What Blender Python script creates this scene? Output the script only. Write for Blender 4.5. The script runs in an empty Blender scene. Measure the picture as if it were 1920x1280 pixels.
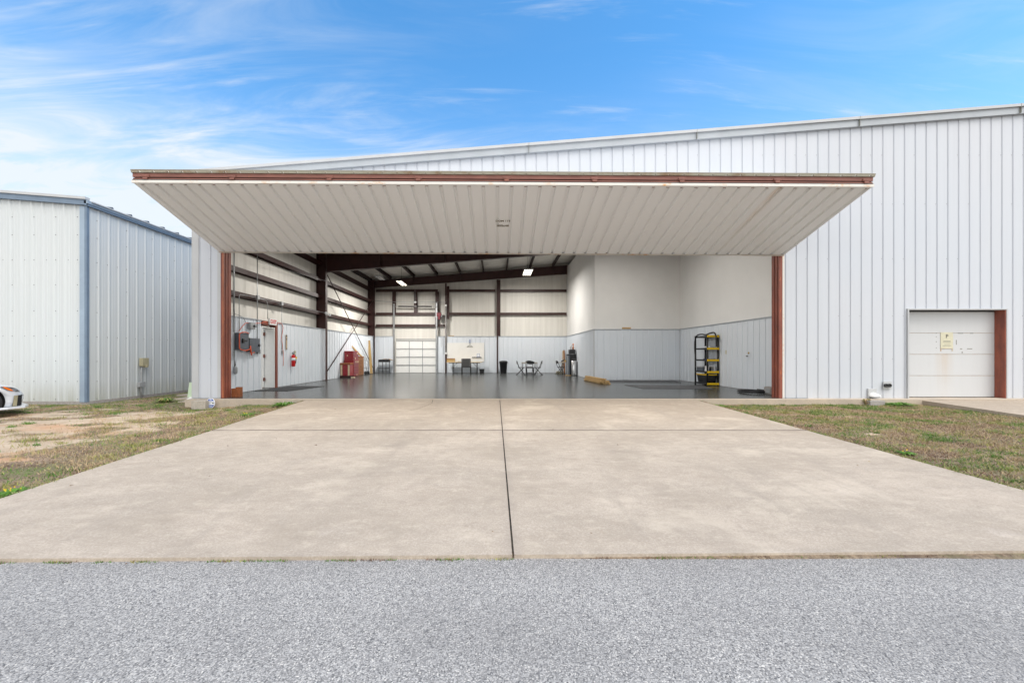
import bpy, bmesh, math, random
import numpy as np
from mathutils import Vector, Matrix, noise as mnoise
R = math.radians
random.seed(7)
scene = bpy.context.scene
COL = scene.collection

# ------------------------------------------------------------------ camera, world, sun, exposure
F = 750.0            # focal length in pixels of a 1920 wide frame
HC = 1.226           # lens height above the hangar floor
cam_d = bpy.data.cameras.new("camera")
cam = bpy.data.objects.new("camera", cam_d); COL.objects.link(cam)
cam.location = (0, 0, HC); cam.rotation_euler = (R(90), 0, 0)
cam_d.sensor_width = 36; cam_d.lens = 36 * F / 1920
cam_d.shift_x = 27 / 1920; cam_d.shift_y = 24 / 1920
cam_d.clip_start = 0.05; cam_d.clip_end = 2000
scene.camera = cam

SUN_EL, SUN_AZ = 56, 130     # azimuth clockwise from +Y
world = bpy.data.worlds.new("World"); scene.world = world; world.use_nodes = True
wt = world.node_tree; wt.nodes.clear()
def wn(t, **k):
    n = wt.nodes.new(t)
    for a, b in k.items(): setattr(n, a, b)
    return n
def wmath(op, a, b=None, clamp=False):
    n = wn('ShaderNodeMath', operation=op, use_clamp=clamp)
    for i, v in enumerate((a, b)):
        if v is None: continue
        if isinstance(v, (int, float)): n.inputs[i].default_value = v
        else: wt.links.new(v, n.inputs[i])
    return n.outputs[0]
wout = wn('ShaderNodeOutputWorld'); wbg = wn('ShaderNodeBackground')
sky = wn('ShaderNodeTexSky', sky_type='NISHITA', sun_disc=False, sun_elevation=R(SUN_EL), sun_rotation=R(SUN_AZ),
         air_density=1.0, dust_density=0.3, ozone_density=1.6)
tc = wn('ShaderNodeTexCoord'); sp = wn('ShaderNodeSeparateXYZ'); wt.links.new(tc.outputs['Generated'], sp.inputs[0])
zc = wmath('ADD', wmath('MAXIMUM', sp.outputs[2], 0.0), 0.22)
cb = wn('ShaderNodeCombineXYZ')
wt.links.new(wmath('DIVIDE', sp.outputs[0], zc), cb.inputs[0]); wt.links.new(wmath('DIVIDE', sp.outputs[1], zc), cb.inputs[1])
def wnoise(rot, scl, scale, detail, rough, dist, loc=(0, 0, 0)):
    mp = wn('ShaderNodeMapping'); mp.inputs['Rotation'].default_value = (0, 0, R(rot)); mp.inputs['Scale'].default_value = scl
    mp.inputs['Location'].default_value = loc
    wt.links.new(cb.outputs[0], mp.inputs[0])
    nz = wn('ShaderNodeTexNoise'); wt.links.new(mp.outputs[0], nz.inputs['Vector'])
    nz.inputs['Scale'].default_value = scale; nz.inputs['Detail'].default_value = detail
    nz.inputs['Roughness'].default_value = rough; nz.inputs['Distortion'].default_value = dist
    return nz.outputs[0]
n1 = wnoise(18, (1, 4.5, 1), 1.1, 9, 0.62, 1.1)              # streaky cirrus
n2 = wnoise(-35, (1, 1.6, 1), 0.75, 4, 0.5, 0.6, (3, 1, 0))  # where the cirrus gathers
n3 = wnoise(8, (1, 7, 1), 1.7, 6, 0.6, 0.4, (7.3, 2.1, 0))
def wramp(v, lo, hi):
    m = wn('ShaderNodeMapRange', interpolation_type='SMOOTHSTEP'); m.inputs[1].default_value = lo; m.inputs[2].default_value = hi
    wt.links.new(v, m.inputs[0]); return m.outputs[0]
left = wramp(sp.outputs[0], 0.32, -0.60)
low = wramp(sp.outputs[2], 0.62, 0.10)
low2 = wramp(sp.outputs[2], 0.50, 0.16)
wisp = wmath('MULTIPLY', wramp(n1, 0.38, 0.80), wramp(n2, 0.32, 0.62))
wisp = wmath('MULTIPLY', wisp, wmath('ADD', wmath('MULTIPLY', left, 0.95), 0.25))
veil = wmath('MULTIPLY', wmath('MULTIPLY', low2, left), wmath('ADD', wmath('MULTIPLY', wramp(n1, 0.28, 0.72), 0.80), 0.60))
streak = wmath('MULTIPLY', wramp(n3, 0.56, 0.78), 0.34)
cm = wmath('ADD', wmath('ADD', wisp, veil), wmath('MULTIPLY', low, 0.36))
cm = wmath('ADD', cm, streak)
cm = wmath('MULTIPLY', cm, 0.95, True); cm = wmath('MINIMUM', cm, 0.93)
SKY_GAIN = wn('ShaderNodeMix', data_type='RGBA', blend_type='MULTIPLY'); SKY_GAIN.inputs[0].default_value = 1
wt.links.new(sky.outputs[0], SKY_GAIN.inputs[6]); SKY_GAIN.inputs[7].default_value = (0.50, 1.02, 1.24, 1)
back = wramp(sp.outputs[1], 0.15, -0.45)        # unseen bright cloud, added behind the camera for soft neutral light
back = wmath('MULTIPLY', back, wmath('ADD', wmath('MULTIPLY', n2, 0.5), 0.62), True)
cm = wmath('MAXIMUM', cm, back); cm = wmath('MAXIMUM', cm, wmath('MULTIPLY', wramp(sp.outputs[0], 0.80, 0.93), 0.85))  # second term: cloud added right of the view to brighten walls facing it
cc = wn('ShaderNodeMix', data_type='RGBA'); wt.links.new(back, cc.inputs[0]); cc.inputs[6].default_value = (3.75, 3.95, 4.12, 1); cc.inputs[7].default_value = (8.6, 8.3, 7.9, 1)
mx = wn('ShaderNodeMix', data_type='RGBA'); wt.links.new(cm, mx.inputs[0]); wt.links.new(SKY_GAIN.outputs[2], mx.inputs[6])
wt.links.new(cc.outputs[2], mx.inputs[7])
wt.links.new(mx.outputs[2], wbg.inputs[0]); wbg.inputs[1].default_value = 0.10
wt.links.new(wbg.outputs[0], wout.inputs[0])

sun_d = bpy.data.lights.new("sun", 'SUN'); sun = bpy.data.objects.new("sun", sun_d); COL.objects.link(sun)
sun_d.energy = 1.2; sun_d.angle = R(40); sun_d.color = (1, 0.93, 0.84)
az = R(SUN_AZ); sdir = Vector((math.sin(az) * math.cos(R(SUN_EL)), math.cos(az) * math.cos(R(SUN_EL)), math.sin(R(SUN_EL))))
sun.rotation_euler = sdir.to_track_quat('Z', 'Y').to_euler(); sun.location = (0, -10, 30)
vs = scene.view_settings
vs.view_transform = 'Standard'; vs.look = 'None'; vs.exposure = 1.27; vs.gamma = 1; vs.use_curve_mapping = False
scene.cycles.max_bounces = 8; scene.cycles.diffuse_bounces = 5

# ------------------------------------------------------------------ helpers
def X(px, Y): return (px - 933) * Y / F
def Z(py, Y): return HC + (664 - py) * Y / F

def tag(o, label=None, cat=None, group=None, kind=None):
    if label: o['label'] = label
    if cat: o['category'] = cat
    if group: o['group'] = group
    if kind: o['kind'] = kind
    return o
def empty(name, loc=(0, 0, 0), label=None, cat=None, group=None):
    o = bpy.data.objects.new(name, None); COL.objects.link(o); o.location = loc; o.empty_display_size = 0.2
    return tag(o, label, cat, group)
def woff(o):
    v = Vector((0, 0, 0))
    while o is not None: v += o.location; o = o.parent
    return v
def kids(o): return [c for c in bpy.data.objects if c.parent is o]
def copy_tree(o, parent=None):
    c = o.copy(); COL.objects.link(c); c.parent = parent
    for k in kids(o):
        if k.name in bpy.data.objects: copy_tree(k, c)
    return c

class MB:
    def __init__(s): s.v = []; s.f = []; s.m = []; s.sm = []; s.mi = 0; s.smooth = False
    def add(s, vs_, fs_):
        b = len(s.v); s.v += [tuple(p) for p in vs_]
        for f in fs_: s.f.append([b + i for i in f]); s.m.append(s.mi); s.sm.append(s.smooth)
        return s
    def box(s, x0, x1, y0, y1, z0, z1):
        if x0 > x1: x0, x1 = x1, x0
        if y0 > y1: y0, y1 = y1, y0
        if z0 > z1: z0, z1 = z1, z0
        v = [(x0, y0, z0), (x1, y0, z0), (x1, y1, z0), (x0, y1, z0), (x0, y0, z1), (x1, y0, z1), (x1, y1, z1), (x0, y1, z1)]
        return s.add(v, [(0, 3, 2, 1), (4, 5, 6, 7), (0, 1, 5, 4), (1, 2, 6, 5), (2, 3, 7, 6), (3, 0, 4, 7)])
    def bbox(s, x0, x1, y0, y1, z0, z1, b=0.01):
        """box with bevelled edges"""
        bm = bmesh.new(); bmesh.ops.create_cube(bm, size=1)
        for v in bm.verts: v.co = Vector(((x0 + x1) / 2 + v.co.x * (x1 - x0), (y0 + y1) / 2 + v.co.y * (y1 - y0), (z0 + z1) / 2 + v.co.z * (z1 - z0)))
        bmesh.ops.bevel(bm, geom=list(bm.edges), offset=b, segments=2, affect='EDGES', profile=0.6)
        bm.verts.index_update(); s.add([v.co[:] for v in bm.verts], [[v.index for v in f.verts] for f in bm.faces]); bm.free(); return s
    def bar(s, a, b, w, h, up=(0, 0, 1)):
        a = Vector(a); b = Vector(b); d = (b - a).normalized(); u = Vector(up)
        if abs(d.dot(u)) > 0.98: u = Vector((0, 1, 0))
        x = d.cross(u).normalized(); y = x.cross(d).normalized()
        v = []
        for p in (a, b):
            for sx, sy in ((-1, -1), (1, -1), (1, 1), (-1, 1)): v.append(p + x * (sx * w / 2) + y * (sy * h / 2))
        return s.add(v, [(0, 1, 2, 3), (7, 6, 5, 4), (0, 4, 5, 1), (1, 5, 6, 2), (2, 6, 7, 3), (3, 7, 4, 0)])
    def tube(s, pts, r, n=8, closed=False):
        pts = [Vector(p) for p in pts]; rings = []; N = len(pts); old = s.smooth; s.smooth = True
        px_ = None
        for i, p in enumerate(pts):
            if closed: d = pts[(i + 1) % N] - pts[i - 1]
            else: d = pts[min(i + 1, N - 1)] - pts[max(i - 1, 0)]
            d = d.normalized()
            if px_ is None:
                u = Vector((0, 0, 1)) if abs(d.z) < 0.9 else Vector((1, 0, 0)); px_ = d.cross(u).normalized()
            else: px_ = (px_ - d * px_.dot(d)).normalized()
            py_ = d.cross(px_)
            rr = r[i] if isinstance(r, (list, tuple)) else r
            rings.append([p + (px_ * math.cos(2 * math.pi * k / n) + py_ * math.sin(2 * math.pi * k / n)) * rr for k in range(n)])
        v = [q for rg in rings for q in rg]; f = []
        for i in range(N if closed else N - 1):
            j = (i + 1) % N
            for k in range(n): f.append((i * n + k, i * n + (k + 1) % n, j * n + (k + 1) % n, j * n + k))
        s.add(v, f)
        s.smooth = False
        if not closed:
            b = len(s.v) - len(v)
            for rg in (list(range(n))[::-1], [(N - 1) * n + k for k in range(n)]):
                s.f.append([b + i for i in rg]); s.m.append(s.mi); s.sm.append(False)
        s.smooth = old; return s
    def lathe(s, prof, c=(0, 0, 0), n=24, axis='Z'):
        v = []; f = []; old = s.smooth; s.smooth = True
        for r, z in prof:
            for k in range(n):
                a = 2 * math.pi * k / n
                p = (r * math.cos(a), r * math.sin(a), z)
                if axis == 'X': p = (p[2], p[0], p[1])
                if axis == 'Y': p = (p[0], p[2], p[1])
                v.append((c[0] + p[0], c[1] + p[1], c[2] + p[2]))
        for i in range(len(prof) - 1):
            for k in range(n): f.append((i * n + k, i * n + (k + 1) % n, (i + 1) * n + (k + 1) % n, (i + 1) * n + k))
        f.append(list(range(n))[::-1]); f.append([(len(prof) - 1) * n + k for k in range(n)])
        s.add(v, f); s.smooth = old; return s
    def prism(s, poly, a, b, axis='Z'):
        """poly of 2d points swept from a to b on the axis"""
        n = len(poly); v = []
        for t in (a, b):
            for p, q in poly: v.append({'Z': (p, q, t), 'Y': (p, t, q), 'X': (t, p, q)}[axis])
        f = [[(i), (i + 1) % n, n + (i + 1) % n, n + i] for i in range(n)]
        return s.add(v, f + [list(range(n))[::-1], [n + i for i in range(n)]])
    def panel(s, O, U, V, N, prof, v0, v1, holes=(), thick=0.0):
        """ribbed sheet: prof = [(u,d)], v0/v1 functions of u, holes = (u0,u1,va,vb)"""
        O = Vector(O); U = Vector(U); V = Vector(V); N = Vector(N)
        fv0 = v0 if callable(v0) else (lambda u: v0); fv1 = v1 if callable(v1) else (lambda u: v1)
        P = lambda u, v, d: O + U * u + V * v + N * d
        for (ua, da), (ub, db) in zip(prof[:-1], prof[1:]):
            if ub - ua < 1e-6: continue
            um = (ua + ub) / 2; segs = [(fv0, fv1)]
            for h in holes:
                if h[0] - 1e-6 <= um <= h[1] + 1e-6:
                    ns = []
                    for (a, b) in segs:
                        if h[2] > a(um) + 1e-4: ns.append((a, (lambda u, q=h[2]: q)))
                        if h[3] < b(um) - 1e-4: ns.append(((lambda u, q=h[3]: q), b))
                    segs = ns
            for a, b in segs:
                s.add([P(ua, a(ua), da), P(ub, a(ub), db), P(ub, b(ub), db), P(ua, b(ua), da)], [(0, 1, 2, 3)])
        return s
    def map(s, fn): s.v = [tuple(fn(Vector(p))) for p in s.v]; return s
    def build(s, name, mat, parent=None, loc=None, fix=True):
        off = woff(parent) if parent is not None else Vector(loc or (0, 0, 0))
        me = bpy.data.meshes.new(name)
        me.from_pydata([(p[0] - off.x, p[1] - off.y, p[2] - off.z) for p in s.v], [], s.f)
        mats = mat if isinstance(mat, (list, tuple)) else [mat]
        for m in mats: me.materials.append(m)
        me.polygons.foreach_set('material_index', s.m); me.polygons.foreach_set('use_smooth', s.sm)
        if fix:
            bm = bmesh.new(); bm.from_mesh(me); bmesh.ops.recalc_face_normals(bm, faces=bm.faces); bm.to_mesh(me); bm.free()
        me.update()
        o = bpy.data.objects.new(name, me); COL.objects.link(o)
        if parent is not None: o.parent = parent
        elif loc: o.location = loc
        return o

def rib_profile(u0, u1, pitch=0.305, wb=0.065, wt_=0.03, d=-0.03, minor=0.0, start=0.0, cuts=()):
    pts = {}
    k = math.floor((u0 - start) / pitch) - 1
    seq = []
    while True:
        c = start + k * pitch
        if c - pitch > u1: break
        seq += [(c - wb / 2, 0), (c - wt_ / 2, d), (c + wt_ / 2, d), (c + wb / 2, 0)]
        if minor:
            for q in (1 / 3, 2 / 3):
                m = c + wb / 2 + (pitch - wb) * q
                seq += [(m - 0.018, 0), (m - 0.010, minor), (m + 0.010, minor), (m + 0.018, 0)]
        k += 1
    def at(u):
        for (a, da), (b, db) in zip(seq[:-1], seq[1:]):
            if a <= u <= b: return da + (db - da) * (u - a) / max(b - a, 1e-9)
        return 0
    out = [(u, q) for u, q in seq if u0 < u < u1] + [(u, at(u)) for u in [u0, u1] + [c for c in cuts if u0 < c < u1]]
    return sorted(out)

def text_mesh(name, body, size, mat, parent, M, thick=0.002, align='CENTER', bold=0.0):
    cu = bpy.data.curves.new(name, 'FONT'); cu.body = body; cu.size = size; cu.extrude = thick; cu.align_x = align; cu.align_y = 'CENTER'; cu.offset = bold
    t = bpy.data.objects.new(name, cu); COL.objects.link(t)
    bpy.context.view_layer.update()
    me = bpy.data.meshes.new_from_object(t.evaluated_get(bpy.context.evaluated_depsgraph_get()))
    bpy.data.objects.remove(t); me.name = name
    off = woff(parent) if parent is not None else Vector()
    me.transform(Matrix.Translation(-off) @ M)
    me.materials.clear(); me.materials.append(mat)
    o = bpy.data.objects.new(name, me); COL.objects.link(o); o.parent = parent
    return o
def frame(O, U, V):
    U = Vector(U).normalized(); V = Vector(V).normalized(); N = U.cross(V)
    M = Matrix.Identity(4)
    for i in range(3): M[i][0] = U[i]; M[i][1] = V[i]; M[i][2] = N[i]; M[i][3] = O[i]
    return M

# ------------------------------------------------------------------ materials
class NT:
    def __init__(s, name):
        s.mat = bpy.data.materials.new(name); s.mat.use_nodes = True; s.t = s.mat.node_tree
        s.b = s.t.nodes['Principled BSDF']; s.tc = s.t.nodes.new('ShaderNodeTexCoord')
        s.geo = s.t.nodes.new('ShaderNodeNewGeometry')
    def n(s, t, **k):
        q = s.t.nodes.new(t)
        for a, b in k.items(): setattr(q, a, b)
        return q
    def link(s, a, b): s.t.links.new(a, b)
    def noise(s, scale, detail=4, rough=0.55, stretch=(1, 1, 1), dist=0, coord='P', loc=(0, 0, 0)):
        mp = s.n('ShaderNodeMapping'); mp.inputs['Scale'].default_value = stretch; mp.inputs['Location'].default_value = loc
        s.link(s.geo.outputs['Position'] if coord == 'P' else s.tc.outputs['Object'], mp.inputs[0])
        q = s.n('ShaderNodeTexNoise'); s.link(mp.outputs[0], q.inputs['Vector'])
        q.inputs['Scale'].default_value = scale; q.inputs['Detail'].default_value = detail; q.inputs['Roughness'].default_value = rough
        q.inputs['Distortion'].default_value = dist
        return q.outputs[0]
    def voro(s, scale, out='Color', feature='F1', rnd=1.0):
        q = s.n('ShaderNodeTexVoronoi', feature=feature); s.link(s.geo.outputs['Position'], q.inputs['Vector'])
        q.inputs['Scale'].default_value = scale; q.inputs['Randomness'].default_value = rnd
        return q.outputs[out]
    def ramp(s, v, lo, hi, a=0.0, b=1.0):
        q = s.n('ShaderNodeMapRange'); q.clamp = True
        for i, x in enumerate((lo, hi, a, b)): q.inputs[i + 1].default_value = x
        s.link(v, q.inputs[0]); return q.outputs[0]
    def m(s, op, a, b=0.0):
        q = s.n('ShaderNodeMath', operation=op)
        for i, v in enumerate((a, b)):
            if isinstance(v, (int, float)): q.inputs[i].default_value = v
            else: s.link(v, q.inputs[i])
        return q.outputs[0]
    def mix(s, f, a, b, mode='MIX'):
        q = s.n('ShaderNodeMix', data_type='RGBA', blend_type=mode)
        for i, v in ((0, f), (6, a), (7, b)):
            if isinstance(v, (int, float)): q.inputs[i].default_value = v
            elif isinstance(v, tuple): q.inputs[i].default_value = (*v, 1)
            else: s.link(v, q.inputs[i])
        return q.outputs[2]
    def color(s, c):
        if isinstance(c, tuple): s.b.inputs['Base Color'].default_value = (*c, 1)
        else: s.link(c, s.b.inputs['Base Color'])
    def rough(s, r):
        if isinstance(r, (int, float)): s.b.inputs['Roughness'].default_value = r
        else: s.link(r, s.b.inputs['Roughness'])
    def bump(s, h, strength=0.3, dist=0.01):
        q = s.n('ShaderNodeBump'); q.inputs['Strength'].default_value = strength; q.inputs['Distance'].default_value = dist
        s.link(h, q.inputs['Height']); s.link(q.outputs[0], s.b.inputs['Normal'])
    def xyz(s, i):
        q = s.n('ShaderNodeSeparateXYZ'); s.link(s.geo.outputs['Position'], q.inputs[0]); return q.outputs[i]

def plain(name, c, rough=0.6, metal=0.0, var=0.12, scale=9, coord='O', bump=0.0, stretch=(1, 1, 1), c2=None, spec=None):
    t = NT(name)
    nz = t.noise(scale, 5, 0.6, stretch, coord=coord)
    d = c2 or tuple(max(0, x * (1 - var * 2)) for x in c)
    t.color(t.mix(t.ramp(nz, 0.35, 0.68), c, d)); t.rough(rough); t.b.inputs['Metallic'].default_value = metal
    if spec is not None: t.b.inputs['Specular IOR Level'].default_value = spec
    if bump: t.bump(nz, bump, 0.01)
    return t.mat

def siding(name, c, dirt=(0.45, 0.43, 0.38), base_dirt=0.5, streak=0.10, z0=-0.1):
    t = NT(name)
    st = t.noise(1.6, 6, 0.65, (6, 6, 0.22))
    big = t.noise(0.35, 3, 0.5)
    col = t.mix(t.ramp(st, 0.45, 0.8, 0, streak * 2.2), c, tuple(x * 0.80 for x in c))
    col = t.mix(t.ramp(big, 0.35, 0.7, 0, 0.5), col, (c[0] * 0.93, c[1] * 0.97, c[2] * 1.0))
    low = t.ramp(t.xyz(2), z0, z0 + 0.55, 1, 0)
    col = t.mix(t.m('MULTIPLY', t.m('MULTIPLY', low, t.ramp(st, 0.35, 0.7)), base_dirt), col, dirt)
    t.color(col); t.rough(0.42); t.b.inputs['Specular IOR Level'].default_value = 0.35
    t.bump(t.noise(2.2, 3, 0.5, (1, 1, 0.35)), 0.12, 0.02)
    return t.mat

M = {}
M['siding'] = siding('white_siding', (0.545, 0.565, 0.605), base_dirt=0.3)
M['siding2'] = siding('neighbour_siding', (0.56, 0.585, 0.59), dirt=(0.33, 0.34, 0.27), base_dirt=0.85, streak=0.16)
M['trim'] = plain('rake_trim_paint', (0.40, 0.43, 0.46), 0.45, var=0.05, scale=2, coord='P')
M['trim_lt'] = plain('light_trim_paint', (0.47, 0.48, 0.49), 0.45, var=0.04, scale=2, coord='P')
M['blue'] = plain('blue_trim_paint', (0.15, 0.21, 0.29), 0.5, var=0.10, scale=3, coord='P')
M['blue_lt'] = plain('light_blue_trim_paint', (0.29, 0.37, 0.46), 0.5, var=0.08, scale=3, coord='P')
M['screw'] = plain('screw_head', (0.16, 0.16, 0.17), 0.5, 0.3)
M['dark'] = plain('cavity_black', (0.015, 0.015, 0.016), 0.8)
M['black'] = plain('black_plastic', (0.014, 0.014, 0.016), 0.42)
M['black_metal'] = plain('black_painted_metal', (0.02, 0.02, 0.022), 0.35)
M['grey_metal'] = plain('galvanised_steel', (0.42, 0.43, 0.44), 0.42, 0.7)
M['stainless'] = plain('stainless_steel', (0.55, 0.55, 0.55), 0.22, 1.0, var=0.04)
M['white'] = plain('white_plastic', (0.78, 0.78, 0.77), 0.45, var=0.03)
M['white_door'] = plain('white_door_paint', (0.84, 0.84, 0.82), 0.4, var=0.03)
M['grey_box'] = plain('grey_enamel_box', (0.10, 0.115, 0.14), 0.45)
M['lt_grey_box'] = plain('light_grey_enamel', (0.36, 0.37, 0.38), 0.5)
M['orange'] = plain('orange_cord', (0.75, 0.10, 0.03), 0.5)
M['red_chest'] = plain('red_enamel', (0.28, 0.008, 0.015), 0.3, var=0.08)
M['red_side'] = plain('dull_red_enamel', (0.22, 0.03, 0.045), 0.4, var=0.15, scale=14)
M['cream'] = plain('cream_wood', (0.75, 0.60, 0.40), 0.6)
M['yellow'] = plain('yellow_plastic', (0.85, 0.55, 0.005), 0.45, var=0.04)
M['red'] = plain('red_paint', (0.6, 0.01, 0.01), 0.3, var=0.05)
M['wood'] = plain('pine_wood', (0.55, 0.36, 0.15), 0.6, scale=5, stretch=(6, 1, 6), var=0.15)
M['wood_dk'] = plain('brown_wood', (0.30, 0.13, 0.05), 0.55, scale=5, stretch=(6, 6, 1), var=0.2)
M['wood_rd'] = plain('reddish_wood', (0.33, 0.10, 0.03), 0.6, scale=8, stretch=(5, 5, 0.6), var=0.25)
M['cardboard'] = plain('tan_paper', (0.55, 0.40, 0.27), 0.8, bump=0.3)
M['mesh_fabric'] = plain('dark_grey_mesh_fabric', (0.07, 0.07, 0.07), 0.8, scale=60)
M['board'] = plain('white_board_surface', (0.80, 0.79, 0.76), 0.35, var=0.03, scale=2)
M['copper'] = plain('copper_bottle', (0.55, 0.22, 0.10), 0.35, 0.4)
M['green_pvc'] = plain('pale_green_plastic', (0.50, 0.62, 0.45), 0.5, var=0.05)
M['beige_box'] = plain('beige_plastic', (0.42, 0.38, 0.25), 0.5, var=0.1)
M['cmu'] = plain('rough_concrete_block', (0.36, 0.34, 0.32), 0.95, scale=22, bump=0.6, var=0.15)
M['cmu_tan'] = plain('tan_concrete_block', (0.44, 0.40, 0.34), 0.95, scale=22, bump=0.6, var=0.12)
M['signblue'] = plain('sign_blue', (0.03, 0.10, 0.42), 0.4)
M['sign_white'] = plain('sign_white', (0.80, 0.82, 0.85), 0.4, var=0.02)
M['sign_cream'] = plain('sign_cream', (0.60, 0.575, 0.43), 0.5, var=0.05, scale=14)
M['ink'] = plain('sign_ink', (0.06, 0.06, 0.06), 0.6)
M['ink_grey'] = plain('faded_ink', (0.25, 0.25, 0.22), 0.6)
M['stencil'] = plain('stencil_ink', (0.22, 0.19, 0.14), 0.7, var=0.2, scale=40)
M['mat'] = plain('rubber_mat', (0.045, 0.045, 0.048), 0.75, scale=5)
M['mat_grey'] = plain('grey_rubber_mat', (0.085, 0.088, 0.095), 0.7, scale=3)
M['brass'] = plain('brass', (0.5, 0.35, 0.12), 0.35, 0.8)
M['flower'] = plain('white_petals', (0.8, 0.8, 0.78), 0.6)
M['flower_y'] = plain('yellow_petals', (0.85, 0.60, 0.02), 0.6)

t = NT('interior_vinyl')     # vinyl faced insulation blankets
nz = t.noise(1.3, 5, 0.6, (5, 5, 0.15)); sp_ = t.noise(5, 4, 0.6, (1, 1, 1))
c = t.mix(t.ramp(nz, 0.35, 0.72), (0.76, 0.735, 0.68), (0.66, 0.635, 0.58)); c = t.mix(t.ramp(sp_, 0.68, 0.82, 0, 0.35), c, (0.42, 0.36, 0.27))
t.color(c); t.rough(0.5); t.bump(t.noise(1.2, 3, 0.5, (3, 3, 0.6)), 0.5, 0.05); M['vinyl'] = t.mat
t = NT('roof_vinyl'); nz = t.noise(1.4, 5, 0.6, (1, 3, 1), 0.5)
t.color(t.mix(t.ramp(nz, 0.35, 0.72), (0.75, 0.73, 0.69), (0.62, 0.60, 0.56))); t.rough(0.5); t.bump(nz, 0.8, 0.06); M['roof_vinyl'] = t.mat
M['wainscot'] = siding('wainscot_steel', (0.70, 0.735, 0.78), base_dirt=0.1, streak=0.06)
M['drywall'] = plain('grey_drywall', (0.80, 0.79, 0.77), 0.8, var=0.03, scale=0.8, coord='P')
M['steel_in'] = plain('maroon_primed_steel', (0.048, 0.014, 0.012), 0.5, var=0.2, scale=4, coord='P')
M['steel_blk'] = plain('dark_purlin_steel', (0.03, 0.014, 0.012), 0.6, var=0.2, scale=4, coord='P')
t = NT('rusty_red_steel'); nz = t.noise(6, 6, 0.65, (1, 1, 0.25)); n2_ = t.noise(25, 4, 0.6, (1, 1, 0.3))
c = t.mix(t.ramp(nz, 0.38, 0.66), (0.27, 0.075, 0.045), (0.17, 0.05, 0.035)); c = t.mix(t.ramp(n2_, 0.62, 0.72, 0, 0.8), c, (0.48, 0.14, 0.04))
t.color(c); t.rough(0.62); t.bump(n2_, 0.3, 0.005); M['rust'] = t.mat
t = NT('rusty_tube_steel'); nz = t.noise(2.2, 6, 0.7, (0.5, 3, 3)); n2_ = t.noise(14, 5, 0.65, (0.4, 1, 1))
c = t.mix(t.ramp(nz, 0.38, 0.66), (0.24, 0.09, 0.065), (0.15, 0.055, 0.04)); c = t.mix(t.ramp(n2_, 0.64, 0.74, 0, 0.8), c, (0.42, 0.15, 0.05))
t.color(c); t.rough(0.6); M['rust_tube'] = t.mat
# bifold leaf sheet, beige white, with rust runs near its right quarter
t = NT('bifold_sheet'); st = t.noise(1.1, 5, 0.6, (2.2, 0.5, 0.5)); big = t.noise(0.4, 3, 0.5)
c = t.mix(t.ramp(st, 0.4, 0.75, 0, 0.4), (0.86, 0.87, 0.885), (0.80, 0.81, 0.82)); c = t.mix(t.ramp(big, 0.4, 0.65, 0, 0.4), c, (0.83, 0.84, 0.85))
xx = t.xyz(0); yy = t.xyz(1)
g = t.m('SUBTRACT', 1.0, t.m('MINIMUM', t.m('MULTIPLY', t.m('ABSOLUTE', t.m('SUBTRACT', xx, 6.02)), 9.0), 1.0))
g = t.m('MULTIPLY', g, t.ramp(yy, 8.5, 10.4, 0.9, 0.1)); g = t.m('MULTIPLY', g, t.ramp(t.noise(3, 5, 0.7, (9, 0.6, 0.6)), 0.35, 0.65))
c = t.mix(g, c, (0.50, 0.27, 0.09)); t.color(c); t.rough(0.45); M['leaf'] = t.mat
t = NT('white_edge_trim'); nz = t.noise(1.3, 5, 0.75, (1, 1, 1)); n2_ = t.noise(9, 5, 0.7, (0.6, 1, 1))
g = t.m('MULTIPLY', t.ramp(nz, 0.50, 0.66), t.ramp(n2_, 0.42, 0.62))
t.color(t.mix(g, (0.66, 0.635, 0.59), (0.58, 0.27, 0.06))); t.rough(0.5); M['edge'] = t.mat
t = NT('drip_edge_trim'); nz = t.noise(2.5, 6, 0.75, (0.5, 1, 1)); t.color(t.mix(t.ramp(nz, 0.5, 0.7), (0.36, 0.34, 0.27), (0.24, 0.15, 0.08))); t.rough(0.6); M['drip'] = t.mat

# concrete apron
t = NT('broomed_concrete')
big = t.noise(0.5, 6, 0.62, (1, 1.6, 1), 0.6); mid = t.noise(2.1, 6, 0.65, (0.8, 1.5, 1)); fine = t.noise(60, 5, 0.8); st = t.noise(0.9, 7, 0.7, (0.35, 2.4, 1), 1.2, loc=(4, 2, 0))
c = t.mix(t.ramp(big, 0.36, 0.66), (0.47, 0.395, 0.32), (0.385, 0.325, 0.262)); c = t.mix(t.ramp(mid, 0.50, 0.74, 0, 0.6), c, (0.36, 0.295, 0.23))
c = t.mix(t.ramp(st, 0.55, 0.76, 0, 0.65), c, (0.33, 0.285, 0.24))
c = t.mix(t.ramp(t.noise(1.4, 3, 0.5, loc=(9, 9, 0)), 0.70, 0.74, 0, 0.3), c, (0.58, 0.50, 0.43))
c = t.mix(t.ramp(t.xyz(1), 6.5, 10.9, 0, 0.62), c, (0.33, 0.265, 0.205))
c = t.mix(t.ramp(fine, 0.36, 0.55, 0.40, 0), c, (0.22, 0.18, 0.14)); c = t.mix(t.ramp(fine, 0.54, 0.68, 0, 0.4), c, (0.66, 0.60, 0.52))
wav = t.noise(0.9, 7, 0.66, (0.9, 1.0, 1), 0.5, loc=(1, 7, 0)); c = t.mix(t.ramp(wav, 0.50, 0.68, 0, 0.55), c, (0.33, 0.275, 0.215)); c = t.mix(t.ramp(wav, 0.46, 0.32, 0, 0.6), c, (0.56, 0.48, 0.385))
sp_ = t.noise(12, 2, 0.5); c = t.mix(t.ramp(sp_, 0.775, 0.80, 0, 0.7), c, (0.16, 0.13, 0.1))
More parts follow.
